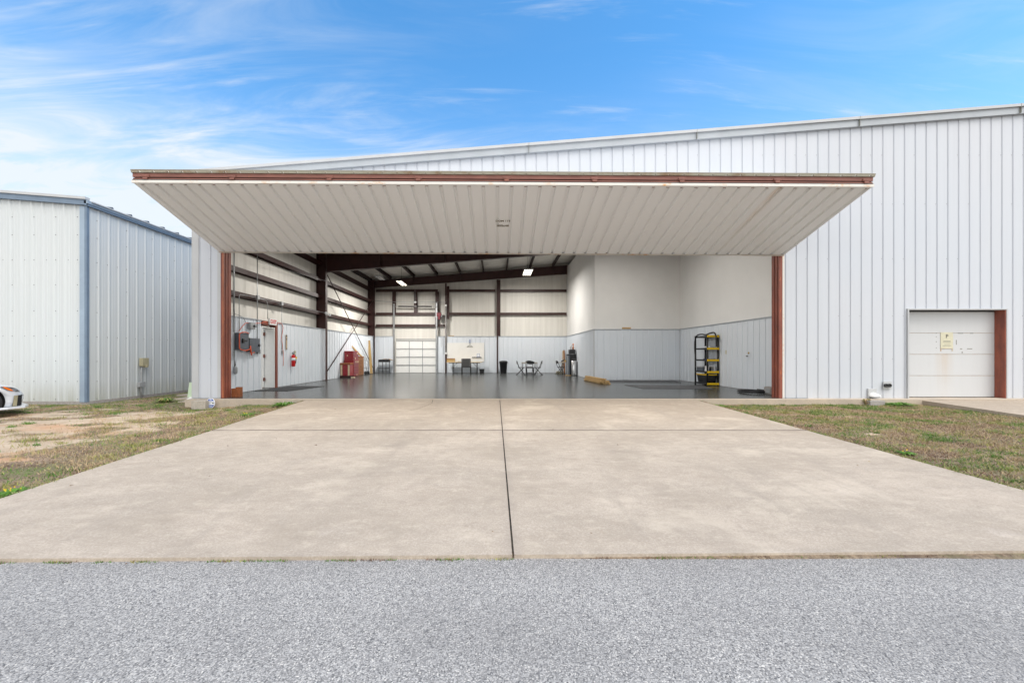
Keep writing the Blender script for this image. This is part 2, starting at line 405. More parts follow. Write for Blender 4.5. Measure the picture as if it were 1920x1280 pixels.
jy = t.m('ABSOLUTE', t.m('SUBTRACT', t.xyz(1), 7.17)); c = t.mix(t.m('MULTIPLY', t.ramp(jy, 0.01, 0.07, 0.85, 0), t.ramp(mid, 0.30, 0.55, 0.25, 1)), c, (0.17, 0.14, 0.12))
ty = t.m('MINIMUM', t.m('ABSOLUTE', t.m('SUBTRACT', t.xyz(0), -1.55)), t.m('ABSOLUTE', t.m('SUBTRACT', t.xyz(0), 1.75)))
c = t.mix(t.m('MULTIPLY', t.ramp(ty, 0.05, 0.32, 0.38, 0), t.ramp(st, 0.38, 0.62, 0.1, 1)), c, (0.27, 0.225, 0.18))
mot = t.noise(7, 6, 0.72, (0.8, 1.3, 1)); c = t.mix(t.ramp(mot, 0.52, 0.68, 0, 0.42), c, (0.29, 0.24, 0.19)); c = t.mix(t.ramp(mot, 0.46, 0.34, 0, 0.35), c, (0.57, 0.49, 0.39))
sme = t.noise(0.8, 6, 0.7, (2.6, 0.55, 1), 0.5, loc=(11, 3, 0)); c = t.mix(t.ramp(sme, 0.55, 0.70, 0, 0.42), c, (0.30, 0.255, 0.21))
edge_x = t.m('ABSOLUTE', t.m('SUBTRACT', t.xyz(0), t.m('SUBTRACT', 0.138, t.m('MULTIPLY', t.xyz(1), 0.0072))))
c = t.mix(t.m('MULTIPLY', t.ramp(edge_x, 0.006, 0.09, 0.55, 0), t.ramp(mid, 0.3, 0.6, 0.3, 1)), c, (0.30, 0.25, 0.21))
t.color(c); t.rough(0.88); t.bump(fine, 0.55, 0.004); M['concrete'] = t.mat
t = NT('slab_edge_concrete'); big = t.noise(1.2, 5, 0.6); fine = t.noise(30, 5, 0.7)
c = t.mix(t.ramp(big, 0.35, 0.7), (0.50, 0.42, 0.33), (0.36, 0.31, 0.26)); c = t.mix(t.ramp(fine, 0.5, 0.7, 0, 0.6), c, (0.26, 0.22, 0.18)); t.color(c); t.rough(0.9); t.bump(fine, 0.6, 0.008); M['slab'] = t.mat
t = NT('joint_filler'); t.color(t.mix(t.ramp(t.noise(14, 5, 0.6), 0.4, 0.6), (0.035, 0.032, 0.028), (0.10, 0.085, 0.06))); t.rough(0.9); M['joint'] = t.mat
# polished hangar floor
t = NT('polished_floor'); big = t.noise(0.55, 6, 0.65, (0.5, 1.6, 1), 1.5); mid = t.noise(2.6, 6, 0.65, (0.6, 1.4, 1), 0.8)
c = t.mix(t.ramp(big, 0.35, 0.68), (0.075, 0.08, 0.078), (0.05, 0.054, 0.054)); c = t.mix(t.ramp(mid, 0.5, 0.8, 0, 0.3), c, (0.125, 0.13, 0.127))
t.color(c); t.rough(0.23); t.b.inputs['Specular IOR Level'].default_value = 0.30; M['floor'] = t.mat
# chip seal road
t = NT('chip_seal')
cell = t.voro(135); wv = t.n('ShaderNodeSeparateColor'); t.link(cell, wv.inputs[0]); rnd = wv.outputs[0]; rnd2 = wv.outputs[1]
dist = t.voro(135, 'Distance')
big = t.noise(0.8, 4, 0.55); mid = t.noise(30, 4, 0.7)
c = t.mix(t.ramp(rnd, 0.05, 0.95), (0.235, 0.225, 0.215), (0.50, 0.48, 0.455)); c = t.mix(t.ramp(rnd2, 0.88, 0.98, 0, 0.9), c, (0.72, 0.68, 0.62))
c = t.mix(t.ramp(rnd2, 0.11, 0.03, 0, 0.85), c, (0.06, 0.06, 0.062))
c = t.mix(t.ramp(dist, 0.50, 0.85, 0, 0.85), c, (0.10, 0.10, 0.105)); c = t.mix(t.ramp(big, 0.35, 0.65, 0.0, 0.22), c, (0.22, 0.21, 0.205)); c = t.mix(t.ramp(mid, 0.55, 0.75, 0, 0.5), c, (0.15, 0.15, 0.155))
ry = t.m('ABSOLUTE', t.m('SUBTRACT', t.xyz(1), 2.15)); c = t.mix(t.m('MULTIPLY', t.ramp(ry, 0.1, 0.45, 0.16, 0), t.ramp(big, 0.3, 0.6, 0.3, 1)), c, (0.13, 0.125, 0.12))
c = t.mix(t.ramp(t.noise(1.9, 5, 0.7, loc=(3, 1, 0)), 0.64, 0.76, 0, 0.30), c, (0.15, 0.14, 0.13)); c = t.mix(t.ramp(t.xyz(1), 2.6, 2.98, 0, 0.22), c, (0.16, 0.145, 0.13))
t.color(c); t.rough(0.85); t.bump(t.m('SUBTRACT', 1.0, dist), 0.45, 0.004); M['road'] = t.mat
# ground: bare attribute drives sand against thatch
t = NT('ground_soil'); at = t.n('ShaderNodeAttribute'); at.attribute_name = 'bare'
nz = t.noise(3.2, 7, 0.7); fine = t.noise(24, 5, 0.75); clay = t.noise(0.5, 5, 0.6, (0.5, 1.4, 1), loc=(2, 0, 0)); gr = t.noise(1.3, 6, 0.7, loc=(5, 5, 0))
sand = t.mix(t.ramp(nz, 0.35, 0.7), (0.54, 0.44, 0.33), (0.40, 0.30, 0.21)); sand = t.mix(t.ramp(clay, 0.52, 0.66, 0, 0.85), sand, (0.48, 0.265, 0.14))
th = t.mix(t.ramp(fine, 0.35, 0.7), (0.13, 0.09, 0.06), (0.38, 0.29, 0.19)); pt = t.noise(1.7, 5, 0.65, loc=(1, 1, 0)); th = t.mix(t.ramp(pt, 0.48, 0.62, 0, 0.75), th, (0.10, 0.065, 0.045)); th = t.mix(t.ramp(gr, 0.52, 0.66, 0, 0.6), th, (0.14, 0.17, 0.055))
f = t.ramp(t.m('ADD', at.outputs['Fac'], t.m('MULTIPLY', t.m('SUBTRACT', fine, 0.5), 0.9)), 0.40, 0.60)
c = t.mix(f, th, sand); c = t.mix(t.ramp(fine, 0.62, 0.8, 0, 0.5), c, (0.12, 0.09, 0.06)); t.color(c); t.rough(0.95); t.bump(fine, 0.9, 0.02); M['ground'] = t.mat
def blade(name, c, c2):
    t = NT(name); t.color(t.mix(t.ramp(t.noise(7, 3, 0.6), 0.35, 0.65), c, c2)); t.rough(0.7); t.b.inputs['Specular IOR Level'].default_value = 0.2
    return t.mat
M['g_green'] = blade('green_blades', (0.13, 0.24, 0.05), (0.08, 0.17, 0.03))
M['g_olive'] = blade('olive_blades', (0.36, 0.34, 0.12), (0.24, 0.25, 0.08))
M['g_dry'] = blade('dry_blades', (0.50, 0.38, 0.23), (0.36, 0.26, 0.16))
M['g_red'] = blade('brown_blades', (0.22, 0.12, 0.08), (0.15, 0.10, 0.07))
M['g_bright'] = blade('bright_green_leaves', (0.11, 0.24, 0.03), (0.07, 0.17, 0.02))
def emit(name, c, s):
    t = NT(name); t.color(c); t.b.inputs['Emission Color'].default_value = (*c, 1); t.b.inputs['Emission Strength'].default_value = s; return t.mat
M['led'] = emit('led_strip', (1, 0.93, 0.76), 2.2)
t = NT('car_paint'); t.color((0.60, 0.63, 0.68)); t.rough(0.22); t.b.inputs['Coat Weight'].default_value = 0.6; M['paint'] = t.mat
t = NT('tyre_rubber'); t.color((0.02, 0.02, 0.022)); t.rough(0.8); M['tyre'] = t.mat
t = NT('car_glass'); t.color((0.03, 0.04, 0.05)); t.rough(0.05); M['glass'] = t.mat
t = NT('headlight_glass'); t.color((0.30, 0.33, 0.36)); t.rough(0.08); t.b.inputs['Metallic'].default_value = 0.5; M['lens'] = t.mat
M['amber'] = plain('amber_lens', (0.75, 0.16, 0.01), 0.2, var=0.02)

# ------------------------------------------------------------------ ground, road, apron
def sstep(a, b, x):
    t = min(max((x - a) / (b - a), 0), 1); return t * t * (3 - 2 * t)
AY0, AY1 = 2.92, 10.87
def apron_z(y): return -0.010 - 0.033 * (AY1 - y)
def ground_z(x, y):
    if y < 3.0: return -0.325
    t = min(max((y - 3.0) / 8.0, 0), 1)
    z = -0.292 + t * 0.145
    z -= 0.03 * sstep(-8.8, -10.0, x) + 0.085 * math.exp(-((x + 7.9) / 0.9) ** 2 - ((y - 10.7) / 1.3) ** 2)
    if y > 3.0: z += 0.012 * mnoise.noise(Vector((x * 0.8, y * 0.8, 0)))
    return z
def bare(x, y):
    v = 0.47 + 0.50 * mnoise.fractal(Vector((x * 0.45, y * 0.9, 3.1)), 1.0, 2.0, 3) + 0.62 * mnoise.fractal(Vector((x * 1.5, y * 3.4, 7.7)), 0.8, 2.0, 4)
    if x < 0:
        d = abs(x + 5.15); v -= 0.75 * (1 - sstep(0.5, 1.9, d)); v += 0.16 * sstep(1.5, 3.0, d) * (1 - sstep(9.0, 10.4, y)) - 0.35 * sstep(9.4, 10.8, y)
        v -= 0.35 * sstep(5.6, 4.4, y)
    else: v -= 0.62
    return min(max(v, 0), 1)
xs = [-400, -150, -60, -30] + list(np.arange(-18, 20.01, 0.14)) + [24, 32, 60, 150, 400]
ys = [-400, -150, -50, -15, 0, 2.0] + list(np.arange(2.6, 16.01, 0.14)) + [20, 30, 60, 150, 400, 900]
gv = []; gb = []
for y in ys:
    for x in xs:
        gv.append((x, y, ground_z(x, y) - (0.03 if y < 2.8 else 0))); gb.append(bare(x, y))
nx = len(xs); gf = [(j * nx + i, j * nx + i + 1, (j + 1) * nx + i + 1, (j + 1) * nx + i) for j in range(len(ys) - 1) for i in range(nx - 1)]
me = bpy.data.meshes.new('ground'); me.from_pydata(gv, [], gf); me.materials.append(M['ground'])
at = me.attributes.new('bare', 'FLOAT', 'POINT'); at.data.foreach_set('value', gb); me.polygons.foreach_set('use_smooth', [True] * len(gf))
g = bpy.data.objects.new('ground', me); COL.objects.link(g); tag(g, kind='structure')

b = MB(); b.add([(-400, -8, -0.302), (400, -8, -0.302), (400, 3.06, -0.298), (6.0, 3.06, -0.298), (-6, 2.93, -0.298), (-400, 2.93, -0.298)], [(0, 1, 2, 3, 4, 5)])
tag(b.build('road', M['road']), kind='structure')
# apron: four slabs with real joints between
def jx(y): return 0.138 - 0.0072 * y
def exl(y): return -5.20 + (AY1 - y) * 0.022
def exr(y): return 5.40 + (AY1 - y) * 0.035
def fy(x): return 2.987 + 0.0145 * x
YJ = 7.17
b = MB(); gp = 0.008
def slab(xa, xb, ya, yb):
    NX, NY = 14, 10; v = []; f = []
    for j in range(NY + 1):
        for i in range(NX + 1):
            u = i / NX; w = j / NY
            y_a0 = ya(xa(3)) if callable(ya) else ya
            x0_, x1_ = xa, xb
            yy_ = None
            xm = xa(5) * (1 - u) + xb(5) * u
            y0 = ya(xm) if callable(ya) else ya; y = y0 * (1 - w) + yb * w
            x = xa(y) * (1 - u) + xb(y) * u
            v.append((x, y, apron_z(y) + 0.004 * mnoise.noise(Vector((x * .7, y * .7, 5)))))
    n = NX + 1
    for j in range(NY):
        for i in range(NX): f.append((j * n + i, j * n + i + 1, (j + 1) * n + i + 1, (j + 1) * n + i))
    ring = list(range(n)) + [j * n + NX for j in range(1, NY + 1)] + [NY * n + i for i in range(NX - 1, -1, -1)] + [j * n for j in range(NY - 1, 0, -1)]
    m = len(v); v += [(v[i][0], v[i][1], v[i][2] - 0.16) for i in ring]
    for k in range(len(ring)): f.append((ring[k], ring[(k + 1) % len(ring)], m + (k + 1) % len(ring), m + k))
    b.add(v, f)
for (xa, xb) in ((exl, lambda y: jx(y) - gp), (lambda y: jx(y) + gp, exr)):
    slab(xa, xb, fy, YJ - 0.009); slab(xa, xb, YJ + 0.009, AY1 - 0.004)
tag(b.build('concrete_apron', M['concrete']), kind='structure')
b = MB()
def strip(p0, p1, w):   # filler strip under a joint
    p0 = Vector(p0); p1 = Vector(p1); d = (p1 - p0).normalized(); s_ = Vector((-d.y, d.x, 0)) * w
    b.add([p0 - s_, p1 - s_, p1 + s_, p0 + s_], [(0, 1, 2, 3)])
strip((jx(3.05), 3.05, apron_z(3.05) - 0.014), (jx(AY1), AY1, apron_z(AY1) - 0.012), 0.03)
strip((exl(YJ) + 0.02, YJ, apron_z(YJ) - 0.009), (exr(YJ) - 0.02, YJ, apron_z(YJ) - 0.009), 0.03)
tag(b.build('apron_joint_filler', M['joint']), kind='structure')
b = MB(); pts = [(-3.75, 10.84), (-3.68, 10.3), (-3.74, 9.9), (-3.85, 9.5), (-4.0, 9.2), (-4.35, 9.0), (-4.8, 8.9)]
for (x0, y0), (x1, y1) in zip(pts[:-1], pts[1:]):
    for k in range(4):
        a = k / 4; c_ = (k + 1) / 4
        p0 = Vector((x0 + (x1 - x0) * a + random.uniform(-.02, .02), y0 + (y1 - y0) * a, 0)); p1 = Vector((x0 + (x1 - x0) * c_, y0 + (y1 - y0) * c_, 0))
        p0 = Vector((p0.x + 2.0, p0.y, apron_z(p0.y) + 0.006)); p1 = Vector((p1.x + 2.0, p1.y, apron_z(p1.y) + 0.006))
        strip(p0, p1, 0.006)
tag(b.build('apron_crack', M['joint']), kind='structure')
# pad before the small garage door
b = MB(); v = []
PX0, PX1 = 11.52, 14.75
for y in (11.48, 11.2, 8.85, 6, 2.99):
    z = 0.0 - 0.048 * (11.48 - y) if y > 8.5 else None
    z = {11.48: -0.008, 11.2: -0.012, 8.85: -0.118, 6: -0.20, 2.99: -0.283}[y]
    v += [(PX0 + (11.5 - y) * 0.045, y, z), (PX1 + (11.5 - y) * 0.04, y, z), (PX0 + (11.5 - y) * 0.045, y, z - 0.2), (PX1 + (11.5 - y) * 0.04, y, z - 0.2)]
f = []
for i in range(4):
    a, c_ = 4 * i, 4 * i + 4
    f += [(a, a + 1, c_ + 1, c_), (a, c_, c_ + 2, a + 2), (a + 1, a + 3, c_ + 3, c_ + 1)]
f += [(16, 17, 19, 18)]
b.add(v, f); tag(b.build('garage_pad', M['concrete']), kind='structure')
# path of old slabs between the buildings
b = MB(); b.bbox(-10.6, -9.0, 13.2, 14.4, -0.25, -0.115, 0.01); b.bbox(-9.9, -8.7, 12.2, 12.9, -0.25, -0.125, 0.01); b.bbox(-9.2, -8.62, 11.5, 12.0, -0.25, -0.13, 0.01)
b.build('path', M['slab'])['kind'] = 'structure'

# ------------------------------------------------------------------ hangar
FY = 11.21
RX, RZ0, SL = 18.0, 7.016, 0.0796
def roof(x): return RZ0 + SL * x if x <= RX else RZ0 + SL * (2 * RX - x)
XL, XR, YB = -8.53, 30.0, 26.75
H = empty('hangar', (0, FY, -0.15), 'long white ribbed metal hangar with its huge folding door open', 'hangar')
# floor slab
b = MB(); b.box(XL + 0.03, XR - 0.05, 10.87, YB - 0.05, -0.35, -0.004)
b.build('foundation', M['slab'], H)
b = MB(); b.add([(-8.5, 11.12, 0), (8.66, 11.12, 0), (8.66, 26.6, 0), (-8.5, 26.6, 0)], [(0, 1, 2, 3)])
tag(b.build('hangar_floor', M['floor']), kind='structure')
b = MB()
for (x0, x1, y0, y1) in ((0.035, 0.055, 11.13, 26.4), ):
    b.add([(x0, y0, 0.004), (x1, y0, 0.004), (x1, y1, 0.004), (x0, y1, 0.004)], [(0, 1, 2, 3)])
b.add([(-8.2, 18.80, 0.004), (8.6, 18.80, 0.004), (8.6, 18.815, 0.004), (-8.2, 18.815, 0.004)], [(0, 1, 2, 3)])
tag(b.build('floor_joint', M['mat_grey']), kind='structure')
# front wall
DX0, DX1, DZ = -7.74, 7.96, 5.86
GX0, GX1, GZ = 11.49, 14.19, 2.47
b = MB(); cuts = (DX0 - XL, DX1 - XL, GX0 - XL, GX1 - XL, RX - XL)
prof = rib_profile(0, XR - XL, 0.3035, 0.052, 0.030, -0.019, 0.0, start=0.20, cuts=cuts)
b.panel((XL, FY, 0), (1, 0, 0), (0, 0, 1), (0, -1, 0), prof, -0.035, lambda u: roof(u + XL) - 0.12,
        holes=((DX0 - XL, DX1 - XL, -1, DZ), (GX0 - XL, GX1 - XL, -1, GZ)))
b.mi = 1
for zz in (1.1, 2.3, 3.9, 5.43, 6.8):     # screw rows
    u = 0.20 + 0.3035 / 2 - 0.3035
    k = 0
    while u < XR - XL:
        x = u + XL; k += 1
        if x > XL + 0.05 and zz < roof(x) - 0.5 and not (DX0 - 0.1 < x < DX1 + 0.1 and zz < DZ + 0.1) and not (GX0 - .1 < x < GX1 + .1 and zz < GZ + .1):
            if random.random() < 0.45: b.lathe([(0.008, 0), (0.006, -0.006)], (x + 0.12, FY - 0.002, zz), 6, 'Y')
        u += 0.3035
b.build('front_wall', [M['siding'], M['screw']], H, fix=False)
# back, left and right outer walls
DOOR = (13.91, 14.665, -1, 2.165)
b = MB(); b.panel((XL, 0, 0), (0, 1, 0), (0, 0, 1), (-1, 0, 0), rib_profile(FY, YB, 0.305, 0.06, 0.03, 0.03, cuts=DOOR[:2]), -0.03, roof(XL) - 0.05, holes=(DOOR,))
b.build('side_wall', M['siding'], H, fix=False)
b = MB(); b.panel((XR, 0, 0), (0, 1, 0), (0, 0, 1), (1, 0, 0), rib_profile(FY, YB, 0.305, 0.06, 0.03, 0.03), -0.03, roof(XR) - 0.05)
b.build('side_wall', M['siding'], H, fix=False)
b = MB(); b.panel((XL, YB, 0), (1, 0, 0), (0, 0, 1), (0, 1, 0), rib_profile(0, XR - XL, 0.305, 0.06, 0.03, 0.03, cuts=(RX - XL,)), -0.03, lambda u: roof(u + XL) - 0.05)
b.build('back_wall', M['siding'], H, fix=False)
# roof
b = MB()
for xa, xb in ((XL - 0.06, RX), (RX, XR + 0.06)):
    za, zb = roof(xa) - 0.03, roof(xb) - 0.03
    b.add([(xa, FY - 0.02, za), (xb, FY - 0.02, zb), (xb, YB + 0.06, zb), (xa, YB + 0.06, za), (xa, FY - 0.02, za - 0.05), (xb, FY - 0.02, zb - 0.05), (xb, YB + 0.06, zb - 0.05), (xa, YB + 0.06, za - 0.05)],
          [(0, 1, 2, 3), (7, 6, 5, 4), (0, 4, 5, 1), (2, 6, 7, 3), (0, 3, 7, 4), (1, 5, 6, 2)])
b.build('roof', M['trim_lt'], H)
# rake trim: upper roll and lower fascia, with lap joints
b = MB()
for xa, xb in ((XL - 0.08, RX), (RX, XR + 0.08)):
    for (h0, h1, y0, mi) in ((0.0, -0.075, FY - 0.13, 1), (-0.078, -0.255, FY - 0.085, 0)):
        b.mi = mi; za, zb = roof(xa), roof(xb)
        b.add([(xa, y0, za + h0), (xb, y0, zb + h0), (xb, y0, zb + h1), (xa, y0, za + h1), (xa, FY + 0.02, za + h0), (xb, FY + 0.02, zb + h0), (xb, FY - 0.004, zb + h1), (xa, FY - 0.004, za + h1)],
              [(0, 1, 2, 3), (4, 5, 1, 0), (7, 6, 5, 4), (0, 3, 7, 4), (1, 5, 6, 2), (3, 2, 6, 7)])
b.mi = 2
for px in (990, 1305, 1610, 1912):
    x = X(px, 11.1) + 0.021; z = roof(x); b.box(x, x + 0.007, FY - 0.134, FY - 0.03, z - 0.259, z + 0.004)
b.build('rake_trim', [M['trim'], M['trim_lt'], M['ink_grey']], H)
# corner trim
b = MB(); b.box(XL - 0.01, XL + 0.16, FY - 0.012, FY - 0.006, -0.03, roof(XL) - 0.25); b.box(XL - 0.036, XL - 0.012, FY - 0.012, FY + 0.14, -0.03, roof(XL) - 0.25)
b.build('corner_trim', M['trim_lt'], H)
# white door edge trims outside the jambs
b = MB(); b.box(DX0 - 0.10, DX0 - 0.005, FY - 0.02, FY + 0.02, -0.02, DZ); b.build('edge_trim', M['trim_lt'], H)
b = MB(); b.box(DX1 + 0.005, DX1 + 0.055, FY - 0.03, FY + 0.02, -0.02, DZ); b.build('edge_trim', M['edge'], H)
b = MB(); b.box(DX0 - 0.1, DX1 + 0.05, FY - 0.02, FY + 0.01, DZ + 0.003, DZ + 0.08); b.build('header_trim', M['trim_lt'], H)
# jambs: folded channel profile
def jamb(x0, x1, name):
    s_ = 1 if x1 > x0 else -1; w = abs(x1 - x0)
    pr = [(0, 0), (w, 0), (w, 0.055), (w - .03, 0.055), (w - .03, 0.085), (w, 0.085), (w, 0.165), (w - .035, 0.165), (w - .035, 0.20), (w, 0.20), (w, 0.31), (0, 0.31)]
    b = MB(); b.prism([(x0 + s_ * p, FY - 0.03 + q) for p, q in pr], 0.0, DZ - 0.02); return b.build(name, M['rust'], H)
jamb(DX0, -7.655, 'door_jamb'); jamb(DX1, 7.87, 'door_jamb')
b = MB(); b.box(DX0 + 0.062, DX0 + 0.084, FY - 0.048, FY - 0.031, 0.01, DZ - 0.05); b.build('jamb_highlight', plain('sunlit_orange', (0.55, 0.17, 0.07), 0.5, var=0.3, scale=1.5, stretch=(1, 1, 0.6), coord='P'), H)  # sun-lit edge of the left jamb, painted as a raised orange bead
b = MB(); b.box(DX0 + 0.09, DX1 - 0.1, 11.3, 11.5, DZ - 0.3, DZ - 0.02); b.build('header_beam', M['rust'], H)
# wall insulation (inside faces)
b = MB()
b.panel((-8.5, 0, 0), (0, 1, 0), (0, 0, 1), (1, 0, 0), [(11.3, 0), (DOOR[0], 0), (DOOR[1], 0), (26.65, 0)], 0, roof(-8.5) - 0.1, holes=(DOOR,))
b.add([(-8.49, 26.65, 0), (4.7, 26.65, 0), (4.7, 26.65, roof(4.7) - 0.1), (-8.49, 26.65, roof(-8.5) - 0.1)], [(0, 1, 2, 3)])
b.build('wall_insulation', M['vinyl'], H, fix=False)
b = MB(); pur_x = [-8.55 + 1.525 * k for k in range(0, 12)]
px_ = [-8.5] + [x for x in pur_x if x > -8.4] + [8.7]
N_ = 0
vs_ = []; fs_ = []
xsr = []
for a, c_ in zip(px_[:-1], px_[1:]):
    for k in range(8): xsr.append((a + (c_ - a) * k / 8, -0.10 - 0.035 * math.sin(math.pi * k / 8)))
xsr.append((8.7, -0.10))
for x, d in xsr: vs_ += [(x, 11.3, roof(x) + d), (x, 26.65, roof(x) + d)]
for i in range(len(xsr) - 1): fs_.append((2 * i, 2 * i + 2, 2 * i + 3, 2 * i + 1))
b.smooth = True; b.add(vs_, fs_); b.build('roof_insulation', M['roof_vinyl'], H, fix=False)
for x in pur_x[1:]:
    z = roof(x) - 0.105
    b = MB(); b.prism([(x - 0.04, z), (x + 0.04, z), (x + 0.04, z - 0.02), (x - 0.02, z - 0.02), (x - 0.02, z - 0.20), (x + 0.04, z - 0.20), (x + 0.04, z - 0.215), (x - 0.04, z - 0.215)], 11.4, 26.6, 'Y')
    b.build('purlin', M['steel_blk'], H)
b = MB(); b.box(-8.49, -8.30, 11.5, 26.5, 6.02, 6.22); b.build('eave_strut', M['steel_blk'], H)
def ibeam_xz(x0, x1, y, zb, zt, name, fw=0.2, mat='steel_in'):
    b = MB()
    def slanted(dz0, dz1, y0, y1, ref0, ref1):
        b.add([(x0, y0, ref0(x0) + dz0), (x1, y0, ref0(x1) + dz0), (x1, y1, ref0(x1) + dz0), (x0, y1, ref0(x0) + dz0), (x0, y0, ref1(x0) + dz1), (x1, y0, ref1(x1) + dz1), (x1, y1, ref1(x1) + dz1), (x0, y1, ref1(x0) + dz1)],
              [(0, 3, 2, 1), (4, 5, 6, 7), (0, 1, 5, 4), (1, 2, 6, 5), (2, 3, 7, 6), (3, 0, 4, 7)])
    slanted(0, 0.018, y - fw / 2, y + fw / 2, zb, zb); slanted(-0.018, 0, y - fw / 2, y + fw / 2, zt, zt)
    slanted(0.019, -0.019, y - 0.006, y + 0.006, zb, zt)
    xk = math.ceil(x0 / 1.525) * 1.525
    for x in pur_x:
        if x0 + 0.3 < x < x1 - 0.2 and int(round((x + 8.55) / 1.525)) % 2 == 0: b.box(x - 0.006, x + 0.006, y - fw / 2 + 0.01, y + fw / 2 - 0.01, zb(x) + 0.02, zt(x) - 0.02)
    return b.build(name, M[mat], H)
ibeam_xz(-8.04, 8.6, 18.83, lambda x: 5.727 + 0.079 * x, lambda x: roof(x) - 0.33, 'rafter')
ibeam_xz(-8.04, 4.56, 26.25, lambda x: 6.16 + 0.071 * x, lambda x: roof(x) - 0.33, 'rafter', 0.18)
def column(x0, x1, y, h, fw=0.2):
    b = MB(); b.box(x1 - 0.014, x1, y - fw / 2, y + fw / 2, 0.015, h); b.box(x0, x0 + 0.014, y - fw / 2, y + fw / 2, 0.015, h); b.box(x0 + 0.015, x1 - 0.015, y - 0.005, y + 0.005, 2.43, h)
    b.box(x1 - 0.36, x1 + 0.04, y - fw / 2 - 0.03, y + fw / 2 + 0.03, 0.0, 0.014)
    return b.build('column', M['steel_in'], H)
column(-8.49, -8.05, 18.83, 6.2); column(-8.49, -8.07, 26.25, 6.1); column(-8.49, -8.05, 11.75, 6.2)
# side wall girts
def girt_y(y0, y1, z, h=0.15):
    b = MB(); b.prism([(-8.49, z + 0.0), (-8.28, z + 0.0), (-8.28, z - 0.03), (-8.295, z - 0.03), (-8.295, z - 0.012), (-8.475, z - 0.012), (-8.475, z - h), (-8.49, z - h)], y0, y1, 'Y')
    # Z-girt: top web is seen from below, face flange hangs
    b.prism([(-8.275, z + 0.012), (-8.262, z + 0.012), (-8.262, z - h), (-8.275, z - h)], y0, y1, 'Y')
    return b.build('girt', M['steel_in'], H)
for z in (3.21, 3.99, 4.77, 5.55):
    girt_y(11.5, 18.82, z); girt_y(18.84, 26.24, z)
def girt_x(x0, x1, z, h=0.165):
    b = MB(); b.box(x0, x1, 26.46, 26.47, z - h / 2, z + h / 2); b.box(x0, x1, 26.471, 26.64, z + h / 2 - 0.012, z + h / 2)
    return b.build('girt', M['steel_in'], H)
girt_x(-8.05, -3.95, 5.43); girt_x(-3.30, -0.14, 5.43); girt_x(0.14, 4.56, 5.43)
girt_x(-8.05, -3.95, 3.90); girt_x(-3.30, -0.14, 3.90); girt_x(0.14, 4.56, 3.90)
girt_x(-8.05, -3.42, 3.12)
def post(x0, x1, z0, z1, y=26.44):
    b = MB(); b.box(x0, x1, y, y + 0.012, z0, z1); b.box((x0 + x1) / 2 - 0.005, (x0 + x1) / 2 + 0.005, y + 0.013, 26.63, z0, z1); return b.build('wind_column', M['steel_in'], H)
for xx_ in (-6.84, -5.42, -4.0): post(xx_ - 0.12, xx_ + 0.12, 3.97, 5.36)
post(-4.14, -3.9, 3.19, 3.83)
b = MB(); b.box(-3.46, -3.36, 26.34, 26.46, 0, 5.9); b.box(-3.35, -3.19, 26.40, 26.45, 3.55, 5.72); b.build('wind_column', M['steel_in'], H)
b = MB(); b.box(-0.05, 0.03, 26.34, 26.395, 0, 6.14); b.box(-0.06, 0.19, 26.40, 26.44, 2.42, 6.14); b.build('wind_column', M['steel_in'], H)
# wainscots with cap flashing
def wains(O, U, N, L, h=2.39, name='wainscot', cap=True, start=0.1):
    b = MB(); U = Vector(U); N = Vector(N)
    b.panel(O, U, (0, 0, 1), N, rib_profile(0, L, 0.305, 0.055, 0.022, 0.022, 0.003, start=start), 0.01, h)
    w = b.build(name, M['wainscot'], H, fix=False)
    if cap:
        b = MB(); O = Vector(O); a = O + N * -0.03 + Vector((0, 0, h)); c_ = a + U * L
        for p in (a,): pass
        q = N * 0.065; b.add([a, c_, c_ + q, a + q, a + Vector((0, 0, .03)), c_ + Vector((0, 0, .03)), c_ + q + Vector((0, 0, .03)), a + q + Vector((0, 0, .03))],
                             [(0, 3, 2, 1), (4, 5, 6, 7), (0, 1, 5, 4), (1, 2, 6, 5), (2, 3, 7, 6), (3, 0, 4, 7)])
        b.build('wainscot_cap', M['trim'], H)
    return w
WX = -8.20
wains((WX, 11.52, 0), (0, 1, 0), (1, 0, 0), 13.87 - 11.52); wains((WX, 14.83, 0), (0, 1, 0), (1, 0, 0), 26.40 - 14.83)
wains((WX, 26.40, 0), (1, 0, 0), (0, -1, 0), -6.84 + 8.24); wains((-4.0, 26.40, 0), (1, 0, 0), (0, -1, 0), 8.6)
# partition walls
PXX, PY, RWX = 4.60, 18.96, 8.65
b = MB(); b.box(PXX, PXX + 0.12, PY + 0.121, 26.64, 0, 7.0); b.box(PXX, RWX + 0.12, PY, PY + 0.12, 0, 7.0)
b.build('partition_wall', M['drywall'], H)
b = MB(); b.box(RWX, RWX + 0.12, 11.5, PY - 0.001, 0, 7.2); b.box(RWX + 0.121, XR - 0.1, 11.52, 11.6, 2.6, 7.0)
b.build('partition_wall', M['drywall'], H)
b = MB(); b.box(PXX + 0.001, RWX - 0.001, PY - 0.03, PY - 0.001, 6.9, 7.3); b.build('header_beam', M['steel_in'], H)
wains((PXX - 0.03, PY - 0.03, 0), (0, 1, 0), (-1, 0, 0), 26.38 - PY); wains((PXX - 0.03, PY - 0.03, 0), (1, 0, 0), (0, -1, 0), RWX - PXX, start=0.15)
wains((RWX - 0.03, 11.55, 0), (0, 1, 0), (-1, 0, 0), PY - 0.06 - 11.55)
b = MB(); b.box(PXX - 0.06, PXX - 0.025, PY - 0.065, PY - 0.03, 0, 2.4); b.build('corner_trim', M['trim_lt'], H)
